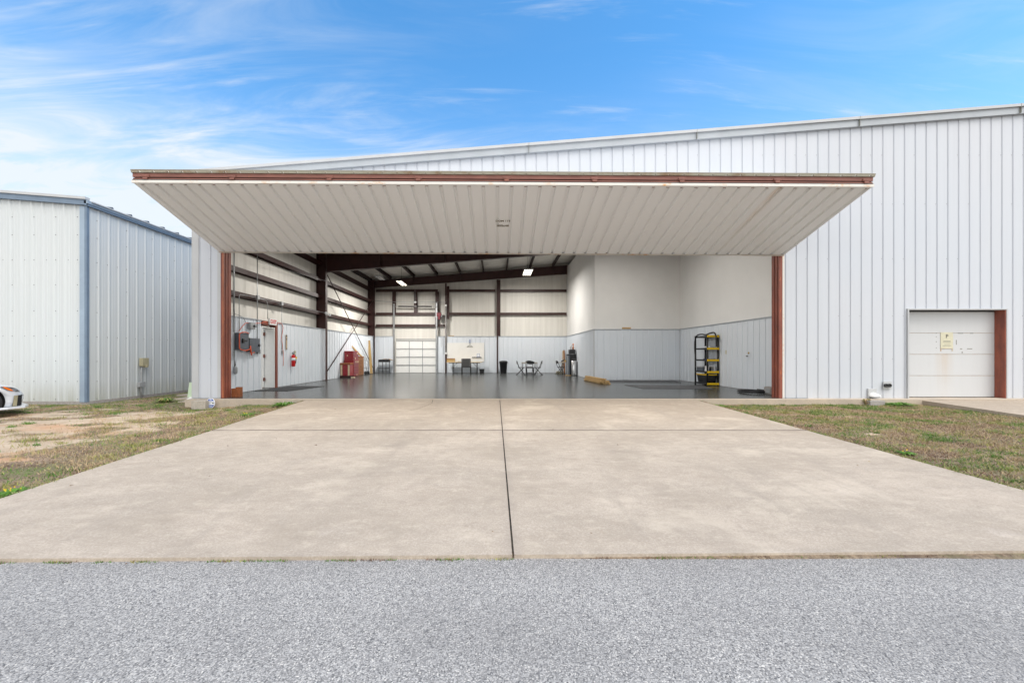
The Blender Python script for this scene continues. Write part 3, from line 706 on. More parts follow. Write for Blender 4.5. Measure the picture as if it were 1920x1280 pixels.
# X bracing
for a, c_ in (((-8.12, 18.95, 0.35), (-8.12, 26.1, 4.75)), ((-8.10, 18.95, 5.05), (-8.10, 26.1, 0.3))):
    b = MB(); b.tube([a, c_], 0.022, 8); b.build('brace_rod', M['steel_in'], H)
# personnel door, recessed in the left wall
PD = MB()
PD.bbox(-9.29, -8.545, 14.60, 14.645, 0.02, 2.15, 0.006); pd = PD.build('personnel_door', M['white_door'], H); tag(pd, 'white flush side door swung open outward between maroon jambs')
b = MB(); b.box(-8.56, WX + 0.015, 14.665, 14.70, 0.01, 2.2); b.box(-8.56, WX + 0.015, 13.872, 13.91, 0.01, 2.2); b.box(-8.56, WX + 0.015, 13.91, 14.665, 2.165, 2.2); b.build('door_frame', M['white_door'], pd)
b = MB(); b.box(WX - 0.2, WX + 0.05, 14.705, 14.825, 0.0, 2.40); b.box(WX - 0.2, WX + 0.05, 13.872, 14.70, 2.26, 2.40); b.build('door_jamb', M['rust'], H)
for z in (0.25, 1.1, 1.9):
    b = MB(); b.box(-8.552, -8.52, 14.58, 14.664, z, z + 0.12); b.build('hinge', M['rust_tube'], pd)
b = MB(); b.box(-8.85, -8.65, 14.54, 14.598, 2.0, 2.06); b.tube([(-8.72, 14.56, 2.03), (-8.62, 14.3, 2.07), (-8.45, 14.2, 2.14)], 0.012); b.build('door_closer', M['grey_metal'], pd)
b = MB(); b.tube([(-9.22, 14.60, 1.0), (-9.22, 14.54, 1.0), (-9.12, 14.54, 1.0)], 0.012); b.build('handle', M['grey_metal'], pd)
# overhead door in the back wall
od = MB(); n_ = 4; hh = 2.14 / n_
for k in range(n_):
    od.bbox(-6.70, -4.08, 26.40, 26.44, 0.012 + k * hh, 0.012 + (k + 1) * hh - 0.012, 0.006)
OD = od.build('overhead_door', M['white_door'], H); tag(OD, 'white sectional door in the back wall with steel rails')
b = MB()
for k in range(n_):
    z = (k + 1) * hh; b.box(-6.70, -4.08, 26.375, 26.398, z - 0.055, z - 0.015)
b.box(-6.70, -4.08, 26.36, 26.398, 2.17, 2.24)
for x in (-5.83, -4.95): b.box(x - 0.02, x + 0.02, 26.385, 26.399, 0.03, 2.1)
b.build('stiffener', M['grey_metal'], OD)
for (x, zt) in ((-6.82, 4.55), (-4.02, 4.60)):
    b = MB(); b.box(x - 0.05, x + 0.05, 26.28, 26.36, 0.0, zt); b.box(x - 0.055, x + 0.02, 26.361, 26.39, 0.0, zt - 0.1); b.build('door_track', M['grey_metal'], OD)
b = MB(); b.tube([(-6.85, 26.2, 4.36), (-4.0, 26.2, 4.36)], 0.014, 8); b.build('spring_shaft', M['grey_metal'], OD)
for xa, xb in ((-6.5, -5.5), (-5.28, -4.3)):
    b = MB(); b.tube([(xa, 26.2, 4.36), (xb, 26.2, 4.35)], 0.045, 10); b.build('torsion_spring', M['black_metal'], OD)
b = MB(); b.bbox(-3.98, -3.70, 26.1, 26.36, 3.70, 3.95, 0.02); b.bbox(-3.90, -3.76, 26.12, 26.34, 3.5, 3.69, 0.02); q = b.build('door_opener', M['red_side'], OD)
b = MB(); b.lathe([(0.10, 0), (0.12, 0.02), (0.12, 0.05), (0.10, 0.07)], (-3.69, 26.2, 3.72), 16, 'X')
for x in (-3.72, -3.60): b.tube([(x, 26.2, 3.72), (x + 0.03, 26.2, 1.2 + (0.5 if x < -3.65 else 0))], 0.010, 6)
b.build('pull_chain', M['grey_metal'], OD)
# small garage door on the right of the facade
gd = MB(); GY = 11.42; hh = 2.43 / 4
for k in range(4): gd.bbox(11.40, 14.26, GY, GY + 0.045, 0.014 + k * hh, 0.014 + (k + 1) * hh - 0.010, 0.004)
t = NT('garage_door_paint'); zz = t.xyz(2); xx = t.xyz(0); st = t.noise(2.0, 5, 0.6, (5, 1, 0.3))
c = t.mix(t.ramp(st, 0.4, 0.8, 0, 0.25), (0.54, 0.55, 0.56), (0.48, 0.49, 0.50))
run = t.m('MULTIPLY', t.ramp(t.m('ABSOLUTE', t.m('SUBTRACT', xx, 12.75)), 0.05, 0.32, 0.45, 0), t.ramp(zz, 0.3, 1.23, 0.2, 1)); run = t.m('MULTIPLY', run, t.ramp(zz, 1.24, 1.26, 1, 0))
c = t.mix(t.m('MULTIPLY', run, t.ramp(st, 0.3, 0.6, 0.3, 1)), c, (0.50, 0.38, 0.26)); t.color(c); t.rough(0.45); M['gdoor'] = t.mat
GD = gd.build('overhead_door', M['gdoor'], H); tag(GD, 'white four-section garage door in the front wall')
b = MB()
for k in (1, 2, 3): b.box(11.42, 14.25, GY + 0.012, GY + 0.03, 0.004 + k * hh, 0.014 + k * hh)
t = NT('rusty_joint'); t.color(t.mix(t.ramp(t.noise(2.5, 5, 0.7), 0.4, 0.62), (0.50, 0.42, 0.30), (0.42, 0.20, 0.08))); t.rough(0.8); M['rjoint'] = t.mat
b.build('section_joint', M['rjoint'], GD)
b = MB(); b.box(11.4, 14.3, GY + 0.06, GY + 0.1, 0, 2.6); b.build('backing', M['dark'], GD)
b = MB(); b.box(GX0 - 0.035, GX0, FY - 0.045, FY + 0.2, -0.03, GZ + 0.03); b.box(GX0 + 0.001, GX1 + 0.06, FY - 0.045, FY + 0.2, GZ + 0.001, GZ + 0.03); b.box(GX1 + 0.02, GX1 + 0.06, FY - 0.045, FY + 0.004, -0.03, GZ); b.build('edge_trim', M['trim_lt'], H)
b = MB(); b.box(GX1 - 0.012, GX1 + 0.02, FY - 0.035, GY - 0.005, 0.0, GZ); b.box(GX1 - 0.20, GX1 - 0.013, GY - 0.02, GY - 0.005, 0.0, GZ) if False else None; b.build('door_jamb', M['rust'], H)
# marks left by a removed sign and a row of old screw holes
for (px0, px1, py0, py1) in ((1796, 1806, 624, 625.3), (1819, 1825, 624, 625.3), (1792.4, 1793.8, 637, 646), (1800, 1804, 653, 654.6), (1813, 1823, 653, 654.4), (1803, 1805, 659, 662)):
    b = MB(); b.box(X(px0, GY), X(px1, GY), GY - 0.002, GY + 0.002, Z(py0, GY), Z(py1, GY)); b.build('sign_scar', M['ink_grey'], GD)
for py in (624.5, 631, 640.5, 652):
    b = MB(); b.lathe([(0.012, -0.002), (0.012, 0.001)], (X(1755.5, GY), GY, Z(py, GY)), 8, 'Y'); b.build('screw_hole', M['ink_grey'], GD)


# ---- bifold door
BF = empty('bifold_door'); BF.parent = H; BF.location = (0, 0, 0); tag(BF, 'huge two-leaf bifold door folded outward like a canopy')
tilt = lambda p: Vector((p.x, p.y, p.z - 0.0057 * (p.x - 0.1)))
BX0, BX1 = -7.74, 7.96; L = BX1 - BX0
A = Vector((0, 11.13, 4.02)); Bq = Vector((0, 8.50, 4.82)); Vd = (Bq - A).normalized(); Ln = (Bq - A).length; Nd = Vector((1, 0, 0)).cross(Vd)   # outward (down)
b = MB(); prof = rib_profile(0, L, 0.3035, 0.085, 0.045, -0.05, 0.0, start=0.15)
b.panel((BX0, A.y, A.z), (1, 0, 0), Vd, Nd, prof, 0.0, Ln); up = -Nd
b.panel((BX0, A.y + up.y * .16, A.z + up.z * .16), (1, 0, 0), Vd, -Nd, [(0, 0), (L, 0)], 0.0, Ln)
for x in (BX0, BX1):
    p0 = Vector((x, A.y, A.z)); p1 = Vector((x, Bq.y, Bq.z)); b.add([p0, p1, p1 + up * .16, p0 + up * .16], [(0, 1, 2, 3)])
for va, vb in ((0.0, 0.05), (Ln - 0.035, Ln)): b.add([Vector((x, A.y, A.z)) + Vd * v_ + Nd * 0.0015 for x, v_ in ((BX0, va), (BX1, va), (BX1, vb), (BX0, vb))], [(0, 1, 2, 3)])
b.map(tilt); leaf = b.build('lower_leaf', M['leaf'], BF, fix=False)
b = MB()     # bottom edge trim with a slightly buckled lip to the right
n = 90; v = []; f = []
for i in range(n + 1):
    x = BX0 + L * i / n; w = 0.0
    if x > 3.2: w = 0.012 * mnoise.noise(Vector((x * 2.5, 0, 0))) * min(1, (x - 3.2))
    p = Vector((x, A.y + 0.0, A.z - 0.006 + w)); v += [p + Nd * 0.006, p + Vd * 0.05 + Nd * 0.006, p + up * 0.16, p + Nd * 0.006 - Vd * 0.012]
for i in range(n):
    a = 4 * i; c_ = a + 4; f += [(a, c_, c_ + 1, a + 1), (a + 3, c_ + 3, c_, a), (a + 3, a + 2, c_ + 2, c_ + 3)]
b.add(v, f); b.map(tilt); b.build('bottom_trim', M['edge'], BF)
b = MB()     # fold edge of the lower leaf: white trim, dark slot, thin tube
p = Bq
b.box(BX0 - 0.01, BX1 + 0.01, p.y - 0.035, p.y - 0.015, p.z - 0.01, p.z + 0.046); b.map(tilt); b.build('fold_trim', M['edge'], BF)
b = MB(); b.box(BX0, BX1, p.y - 0.01, p.y + 0.09, p.z + 0.0, p.z + 0.085); b.box(BX0 + 0.02, BX1 - 0.02, p.y - 0.028, p.y - 0.011, p.z + 0.068, p.z + 0.093); b.map(tilt); b.build('leaf_tube', M['rust_tube'], BF)
b = MB(); b.box(BX0, BX1, p.y - 0.026, p.y - 0.012, p.z + 0.048, p.z + 0.066); b.map(tilt); b.build('seal', M['black'], BF)
UA = Vector((0, 8.50, 4.952)); UB = Vector((0, 11.12, 5.80)); Uv = (UB - UA).normalized(); Ul = (UB - UA).length; Un = Vector((1, 0, 0)).cross(Uv)
b = MB(); q = UA + Un * 0.085
b.panel((BX0, q.y, q.z), (1, 0, 0), Uv, Un, rib_profile(0, L, 0.3035, 0.06, 0.028, 0.028, 0.0, start=0.15), -0.02, Ul - 0.03); b.map(tilt); b.build('upper_leaf', M['leaf'], BF, fix=False)
b = MB(); b.box(BX0, BX1, UA.y - 0.02, UA.y + 0.10, UA.z - 0.012, UA.z + 0.068); b.map(tilt); b.build('leaf_tube', M['rust_tube'], BF)
b = MB(); b.prism([(UA.y - 0.055, UA.z + 0.135), (UA.y - 0.03, UA.z + 0.075), (UA.y + 0.08, UA.z + 0.076), (UA.y + 0.10, UA.z + 0.15)], BX0 - 0.02, BX1 + 0.03, 'X'); b.map(tilt)
b.map(lambda p: Vector((p.x, p.y, p.z + 0.010 * mnoise.noise(Vector((p.x * 0.6, 0, 0)))))); b.build('drip_trim', M['drip'], BF)
b = MB()
for k in range(9):   # inner truss bars of both leaves
    x = BX0 + 0.05 + (L - 0.1) * k / 8
    b.bar((x, UA.y + 0.12, UA.z + 0.06), (x, UB.y - 0.02, UB.z), 0.06, 0.08); b.bar((x, Bq.y + 0.1, Bq.z + 0.09), (x, A.y, A.z + 0.2), 0.06, 0.08)
for s_ in (0.35, 0.7):
    pp = UA.lerp(UB, s_); b.bar((BX0, pp.y, pp.z - 0.03), (BX1, pp.y, pp.z - 0.03), 0.06, 0.06)
b.map(tilt); b.build('leaf_truss', M['rust_tube'], BF)
for px in (272, 435, 617, 784, 950, 1115, 1279, 1458, 1625):
    x = X(px, 8.46)
    b = MB(); b.bbox(x - 0.075, x + 0.075, 8.455, 8.478, UA.z - 0.006, UA.z + 0.028, 0.006)
    b.tube([(x - 0.085, 8.46, UA.z - 0.018), (x + 0.085, 8.46, UA.z - 0.018)], 0.013, 8)
    b.bbox(x - 0.05, x + 0.05, 8.45, 8.47, p.z + 0.06, UA.z - 0.03, 0.005); b.map(tilt); b.build('hinge', M['rust_tube'], BF)
Mt = frame(Vector((X(942, 9.55), 0, 0)), (1, 0, 0), -Vd)
def leafpt(px, s_): q = A + Vd * (Ln * s_); return Vector((X(px, q.y), q.y, q.z - 0.0057 * X(px, q.y))) + Nd * 0.005
# stencil reads upright for someone standing outside; text normal must be the leaf's outward side
for s_, w_, hgt in ((0.545, 'DOM 115', 0.075), (0.475, '850x48', 0.085)):
    P0 = leafpt(943, s_); text_mesh('stencil_word' if s_ > .5 else 'stencil_number', w_, hgt * 1.15, M['stencil'], BF, frame(P0, (1, 0, 0), Vd), 0.001, bold=0.003)

# ---- conduits (parts of the hangar)
def L_(px, py, xo=0.03):      # point on the left wall
    xw = WX + xo; Y = -xw * F / (933 - px); return Vector((xw, Y, Z(py, Y)))
def conduit(pts, r=0.011, mat='grey_metal'):
    b = MB(); b.tube(pts, r, 8); return b.build('conduit', M[mat], H)
def vline(px, z0, z1, xo=0.04): 
    p = L_(px, 600, xo); return [(p.x, p.y, z0), (p.x, p.y, z1)]
conduit(vline(437.5, 1.9, 5.9)); conduit(vline(439.5, 0.75, 5.9), 0.012)
p = L_(448.5, 560); conduit([L_(448.5, 622), L_(448.5, 556), L_(449, 552.5), L_(451, 552), L_(482, 557.5)])
conduit([L_(482.5, 478), L_(482.5, 652)], 0.014)
conduit([L_(482, 557.5), L_(498, 563), L_(501, 566), L_(502, 572), L_(502, 598)])
conduit([L_(482, 557.5, 0.02), L_(527, 568.5, 0.02), L_(570, 578, 0.02), L_(612, 587, 0.14)], 0.008)
conduit([L_(528.5, 569), L_(528.5, 655)], 0.012)
conduit([L_(482, 490, 0.0), L_(540, 507, 0.0), L_(600, 524, 0.2), L_(612, 527, 0.2)], 0.007)
conduit([L_(438, 575), L_(440, 590), L_(438, 560), L_(436, 545)], 0.012)
conduit([(-8.0, 26.1, Z(564, 26.1)), (X(736, 26.2), 26.2, Z(566, 26.2)), (X(836, 26.2), 26.2, Z(566.5, 26.2))], 0.014)
conduit([(X(835.8, 26.2), 26.28, Z(572, 26.2)), (X(835.8, 26.2), 26.28, Z(664, 26.2))], 0.02, 'white')
conduit([(X(778, 26.0), 26.0, Z(537, 26)), (X(778, 26.0), 26.0, Z(566, 26))], 0.010)
for q in (L_(482.5, 557.5), L_(527.5, 569), L_(484, 659)):
    b = MB(); b.bbox(q.x - 0.02, q.x + 0.05, q.y - 0.07, q.y + 0.07, q.z - 0.07, q.z + 0.07, 0.01); b.build('junction_box', M['grey_metal'], H)
for q in (Vector((X(778.5, 26.1), 26.1, Z(566.5, 26.1))), Vector((X(836, 26.2), 26.2, Z(572.5, 26.2))), Vector((X(836, 26.2), 26.25, Z(662, 26.2)))):
    b = MB(); b.bbox(q.x - 0.06, q.x + 0.06, q.y - 0.05, q.y + 0.03, q.z - 0.06, q.z + 0.06, 0.015); b.build('junction_box', M['white'], H)

# ------------------------------------------------------------------ neighbouring building
NX_, NY_ = -11.50, 11.21
def nroof(x): return 5.53 + 0.079 * (NX_ - x) if x > -19 else 5.53 + 0.079 * (NX_ + 19) - 0.079 * (-19 - x) * 1.0
NB = empty('metal_building', (-15, NY_, -0.15), 'white ribbed metal building with blue corner and roof trim, left of the hangar', 'building')
b = MB(); NL = -27.0
b.panel((NL, NY_, 0), (1, 0, 0), (0, 0, 1), (0, -1, 0), rib_profile(0, NX_ - NL, 0.305, 0.09, 0.03, 0.03, 0.005, start=(NX_ - NL) - 0.33, cuts=(-19 - NL,)), -0.09, lambda u: nroof(u + NL) - 0.1)
b.mi = 1
x = NX_ - 0.33 + 0.06
rows = [5.05, 4.55, 3.85, 3.15, 2.42, 1.72, 1.02, 0.45, -0.05]
k = 0
while x > -16:
    for r_ in rows:
        full = r_ in (3.85, 1.72, 0.45)
        if full or k % 2 == 0: b.lathe([(0.013, 0), (0.009, -0.008)], (x + (0.05 if k % 2 else 0.0), NY_ - 0.001, r_ + 0.02), 6, 'Y')
    x -= 0.305; k += 1
b.build('front_wall', [M['siding2'], M['screw']], NB, fix=False)
b = MB(); b.panel((NX_, NY_, 0), (0, 1, 0), (0, 0, 1), (1, 0, 0), rib_profile(0, 19, 0.305, 0.09, 0.03, 0.014, 0.002, start=0.33), -0.10, 5.50)
b.mi = 1
for k in range(0, 22):
    y = NY_ + 0.33 + 0.305 * k - 0.06
    for r_ in rows:
        full = r_ in (3.85, 1.72)
        if full or k % 3 == 0: b.lathe([(0.013, 0), (0.009, 0.008)], (NX_ + 0.001, y, r_), 6, 'X')
b.build('side_wall', [M['siding2'], M['screw']], NB, fix=False)
b = MB(); b.panel((NL, NY_, 0), (0, 1, 0), (0, 0, 1), (-1, 0, 0), [(0, 0), (19, 0)], -0.1, nroof(NL) - 0.1)
b.panel((NL, NY_ + 19, 0), (1, 0, 0), (0, 0, 1), (0, 1, 0), [(0, 0), (8, 0), (NX_ - NL, 0)], -0.1, lambda u: nroof(u + NL) - 0.1); b.build('back_wall', M['siding2'], NB, fix=False)
b = MB(); b.box(NL, NX_ + 0.03, NY_ - 0.03, NY_ + 19, -0.4, -0.092); b.build('foundation', M['cmu'], NB)
b = MB(); b.box(NX_ - 0.17, NX_ - 0.03, NY_ - 0.045, NY_ - 0.036, -0.11, 5.36); b.build('corner_trim', M['blue_lt'], NB)
b = MB(); b.box(NX_ - 0.029, NX_ + 0.036, NY_ - 0.05, NY_ + 0.02, -0.11, 5.36); b.build('corner_trim', M['blue'], NB)
b = MB()
for xa, xb in ((NL - 0.1, -19), (-19, NX_ + 0.06)):
    for (h0, h1, y0, mi) in ((0.07, 0.0, NY_ - 0.12, 1), (-0.002, -0.15, NY_ - 0.09, 0)):
        b.mi = mi; za, zb = nroof(xa), nroof(xb)
        b.add([(xa, y0, za + h0), (xb, y0, zb + h0), (xb, y0, zb + h1), (xa, y0, za + h1), (xa, NY_ + 0.02, za + h0), (xb, NY_ + 0.02, zb + h0), (xb, NY_ - 0.0, zb + h1), (xa, NY_ - 0.0, za + h1)],
              [(0, 1, 2, 3), (4, 5, 1, 0), (7, 6, 5, 4), (0, 3, 7, 4), (1, 5, 6, 2), (3, 2, 6, 7)])
b.build('rake_trim', [M['blue'], M['trim_lt']], NB)
b = MB(); b.box(NX_ + 0.0, NX_ + 0.10, NY_ - 0.09, NY_ + 19, 5.42, 5.50); b.build('eave_trim', M['blue_lt'], NB)
b = MB(); b.box(NX_ - 0.0, NX_ + 0.085, NY_ - 0.05, NY_ + 19, 5.36, 5.419); b.build('eave_trim', M['blue'], NB)
b = MB()
for xa, xb in ((NL - 0.1, -19), (-19, NX_ + 0.13)):
    za, zb = nroof(xa) - 0.01, nroof(xb) - 0.01
    b.add([(xa, NY_ + 0.02, za), (xb, NY_ + 0.02, zb), (xb, NY_ + 19, zb), (xa, NY_ + 19, za), (xa, NY_ + 0.02, za - 0.03), (xb, NY_ + 0.02, zb - 0.03), (xb, NY_ + 19, zb - 0.03), (xa, NY_ + 19, za - 0.03)],
          [(0, 1, 2, 3), (7, 6, 5, 4), (0, 4, 5, 1), (2, 6, 7, 3), (0, 3, 7, 4), (1, 5, 6, 2)])
b.mi = 1; y = NY_ + 0.6
while y < NY_ + 18.8:      # standing ribs of the roof sheets
    x0, x1 = -19, NX_ + 0.13; z0, z1 = nroof(x0), nroof(x1)
    b.add([(x0, y - .04, z0 - .01), (x1, y - .04, z1 - .01), (x1, y + .04, z1 - .01), (x0, y + .04, z0 - .01), (x0, y - .02, z0 + .04), (x1, y - .02, z1 + .04), (x1, y + .02, z1 + .04), (x0, y + .02, z0 + .04)],
          [(0, 1, 5, 4), (2, 3, 7, 6), (4, 5, 6, 7), (1, 2, 6, 5)]); y += 0.61
b.build('roof', [M['trim_lt'], M['grey_box']], NB)

# utility box with conduit on its side wall
def NS(px, py): Y = NX_ * F / (px - 933); return Vector((NX_ + 0.04, Y, Z(py, Y)))
a = NS(258.5, 671); c_ = NS(271, 686); g0 = NS(262, 752)
UBx = empty('utility_box', (NX_ + 0.1, (a.y + c_.y) / 2, a.z), 'beige utility box with grey conduit on the side wall of the blue-trimmed building', 'utility box')
b = MB(); b.bbox(NX_ + 0.035, NX_ + 0.15, a.y, c_.y, c_.z, a.z, 0.015); b.build('cover', M['beige_box'], UBx)
b = MB(); b.bbox(NX_ + 0.04, NX_ + 0.17, a.y + 0.12, c_.y - 0.04, c_.z - 0.04, c_.z + 0.05, 0.01); b.build('latch', M['beige_box'], UBx)
b = MB(); ym = a.y + 0.07; b.tube([(NX_ + 0.08, ym, c_.z), (NX_ + 0.08, ym - 0.03, c_.z - 0.12), (NX_ + 0.08, ym - 0.04, 0.22), (NX_ + 0.09, ym - 0.04, -0.16)], 0.022, 8); b.build('conduit', M['lt_grey_box'], UBx)
b = MB(); b.bbox(NX_ + 0.035, NX_ + 0.12, ym - 0.14, ym + 0.08, 0.18, 0.34, 0.01); b.build('junction_box', M['lt_grey_box'], UBx)

# ------------------------------------------------------------------ things outside
# concrete block + security sign at the left corner
b = MB(); b.bbox(-8.14, -7.76, 10.62, 11.0, -0.27, -0.012, 0.012); o = b.build('concrete_block', M['cmu_tan'], None); tag(o, 'tan concrete block at the left corner of the hangar beside a small round sign', 'block')
t_ = empty('yard_sign', (X(395, 10.75), 10.75, -0.15), 'small blue and white eight-sided yard sign on a stake before the left wall', 'sign')
cx, cz, rr = X(395, 10.75), Z(755.5, 10.75), 0.118
octo = lambda r, sy=1.18: [(cx + r * math.sin(math.pi / 8 + k * math.pi / 4), cz + sy * r * math.cos(math.pi / 8 + k * math.pi / 4)) for k in range(8)]
b = MB(); b.prism(octo(rr), 10.75, 10.762, 'Y'); b.build('board', M['sign_white'], t_)
b = MB(); b.prism(octo(rr * 0.90), 10.747, 10.7495, 'Y'); b.build('face', M['signblue'], t_)
b = MB(); b.box(cx - 0.095, cx + 0.095, 10.743, 10.7465, cz - 0.045, cz + 0.055); b.box(cx - 0.03, cx + 0.03, 10.743, 10.7465, cz + 0.085, cz + 0.105); b.box(cx - 0.05, cx + 0.05, 10.743, 10.7465, cz - 0.095, cz - 0.08); b.build('band', M['sign_white'], t_)
b = MB(); b.box(cx - 0.08, cx + 0.045, 10.740, 10.7425, cz + 0.012, cz + 0.026); b.box(cx - 0.08, cx + 0.0, 10.740, 10.7425, cz - 0.018, cz - 0.006); b.lathe([(0.022, 0), (0.022, 0.003)], (cx + 0.068, 10.740, cz + 0.005), 8, 'Y'); b.build('lettering', M['ink'], t_)
b = MB(); b.box(cx - 0.012, cx + 0.012, 10.765, 10.78, -0.25, cz); b.build('stake', M['grey_metal'], t_)
# downspout at the corner
t_ = empty('downspout', (-8.66, 11.25, -0.12), 'pale green downspout with a white elbow at the left corner of the hangar', 'downspout')
b = MB(); b.prism([(-8.72, 0.02), (-8.60, 0.02), (-8.58, 0.42), (-8.66, 0.44)], 11.24, 11.34, 'Y'); b.build('pipe', M['green_pvc'], t_)
b = MB(); b.prism([(-8.76, -0.06), (-8.62, 0.03), (-8.57, 0.03), (-8.57, -0.02), (-8.70, -0.10), (-8.76, -0.10)], 11.20, 11.32, 'Y'); b.build('elbow', M['white'], t_)
# right: block, vent, ports
b = MB(); b.bbox(X(1632, 10.72), X(1632, 10.72) + 0.40, 10.72, 11.12, -0.24, -0.02, 0.01)
o = b.build('concrete_block', M['cmu'], None); tag(o, 'grey concrete block lying under the white vent on the right wall', 'block')
t_ = empty('wall_vent', (X(1640, 11.1), 11.18, 0.0), 'white hooded vent low on the right front wall', 'vent')
vx = X(1641, 11.1)
b = MB(); b.bbox(vx - 0.13, vx + 0.11, 11.165, 11.205, 0.0, 0.27, 0.008); b.build('plate', M['trim_lt'], t_)
b = MB()
prof = []
for k in range(9):
    a = math.pi * k / 8; prof.append((vx - 0.0 + 0.11 * math.cos(a), 0.06 + 0.10 * math.sin(a)))
b.smooth = True
v = [(x, 11.165, z) for x, z in prof] + [(vx + (x - vx) * 1.1, 11.05, z * 0.8 + 0.0) for x, z in prof]
b.add(v, [(i, i + 1, 10 + i, 9 + i) for i in range(8)] + [list(range(9, 18))]); b.build('hood', M['white'], t_)
b = MB(); b.box(vx - 0.09, vx + 0.09, 11.05, 11.16, 0.02, 0.055); b.build('damper', M['lt_grey_box'], t_)
t_ = empty('wall_port', (X(1663, 11.18), 11.18, Z(722, 11.18)), 'pair of black pipe caps in a white plate beside the small garage door', 'pipe cap')
for i, px in enumerate((1659.7, 1666.3)):
    b = MB(); b.lathe([(0.045, 0.0), (0.05, -0.02), (0.05, -0.05), (0.035, -0.055), (0.03, -0.03)], (X(px, 11.16), 11.165, Z(722.3, 11.16)), 20, 'Y'); b.build('cap', M['black'], t_)
b = MB(); b.bbox(X(1656, 11.18), X(1671, 11.18), 11.167, 11.20, Z(729, 11.18), Z(715, 11.18), 0.006); b.build('plate', M['trim_lt'], t_)
# cream notice on the garage door
t_ = empty('notice_sign', (X(1774.5, GY), GY, Z(655, GY)), 'cream notice with a letter P on the small white garage door', 'sign')
x0, x1, z0, z1 = X(1763, GY), X(1786.3, GY), Z(653.5, GY), Z(622.8, GY)
b = MB(); b.bbox(x0, x1, GY - 0.012, GY - 0.001, z0, z1, 0.003); b.build('board', M['sign_cream'], t_)
text_mesh('letter', 'P', 0.15, M['ink'], t_, frame(Vector(((x0 + x1) / 2, GY - 0.0145, z1 - 0.12)), (1, 0, 0), (0, 0, 1)), 0.001)
b = MB(); xm = (x0 + x1) / 2
for (dz, hw, th) in ((0.255, 0.10, 0.016), (0.285, 0.115, 0.008), (0.345, 0.085, 0.006), (0.385, 0.12, 0.010)):
    xx_ = xm - hw
    while xx_ < xm + hw:
        w = random.uniform(0.012, 0.035); b.box(xx_, min(xx_ + w, xm + hw), GY - 0.0152, GY - 0.0125, z1 - dz - th / 2, z1 - dz + th / 2); xx_ += w + 0.008
b.build('lettering', M['ink_grey'], t_)
b = MB(); b.box(x0 + 0.0, x0 + 0.03, GY - 0.004, GY - 0.0005, z0 - 0.07, z0 - 0.003); b.box(x1 - 0.03, x1, GY - 0.004, GY - 0.0005, z0 - 0.07, z0 - 0.003); b.box(x0, x1, GY - 0.014, GY - 0.0125, z0 + 0.001, z0 + 0.012); b.build('rusty_bracket', M['rjoint'], t_)

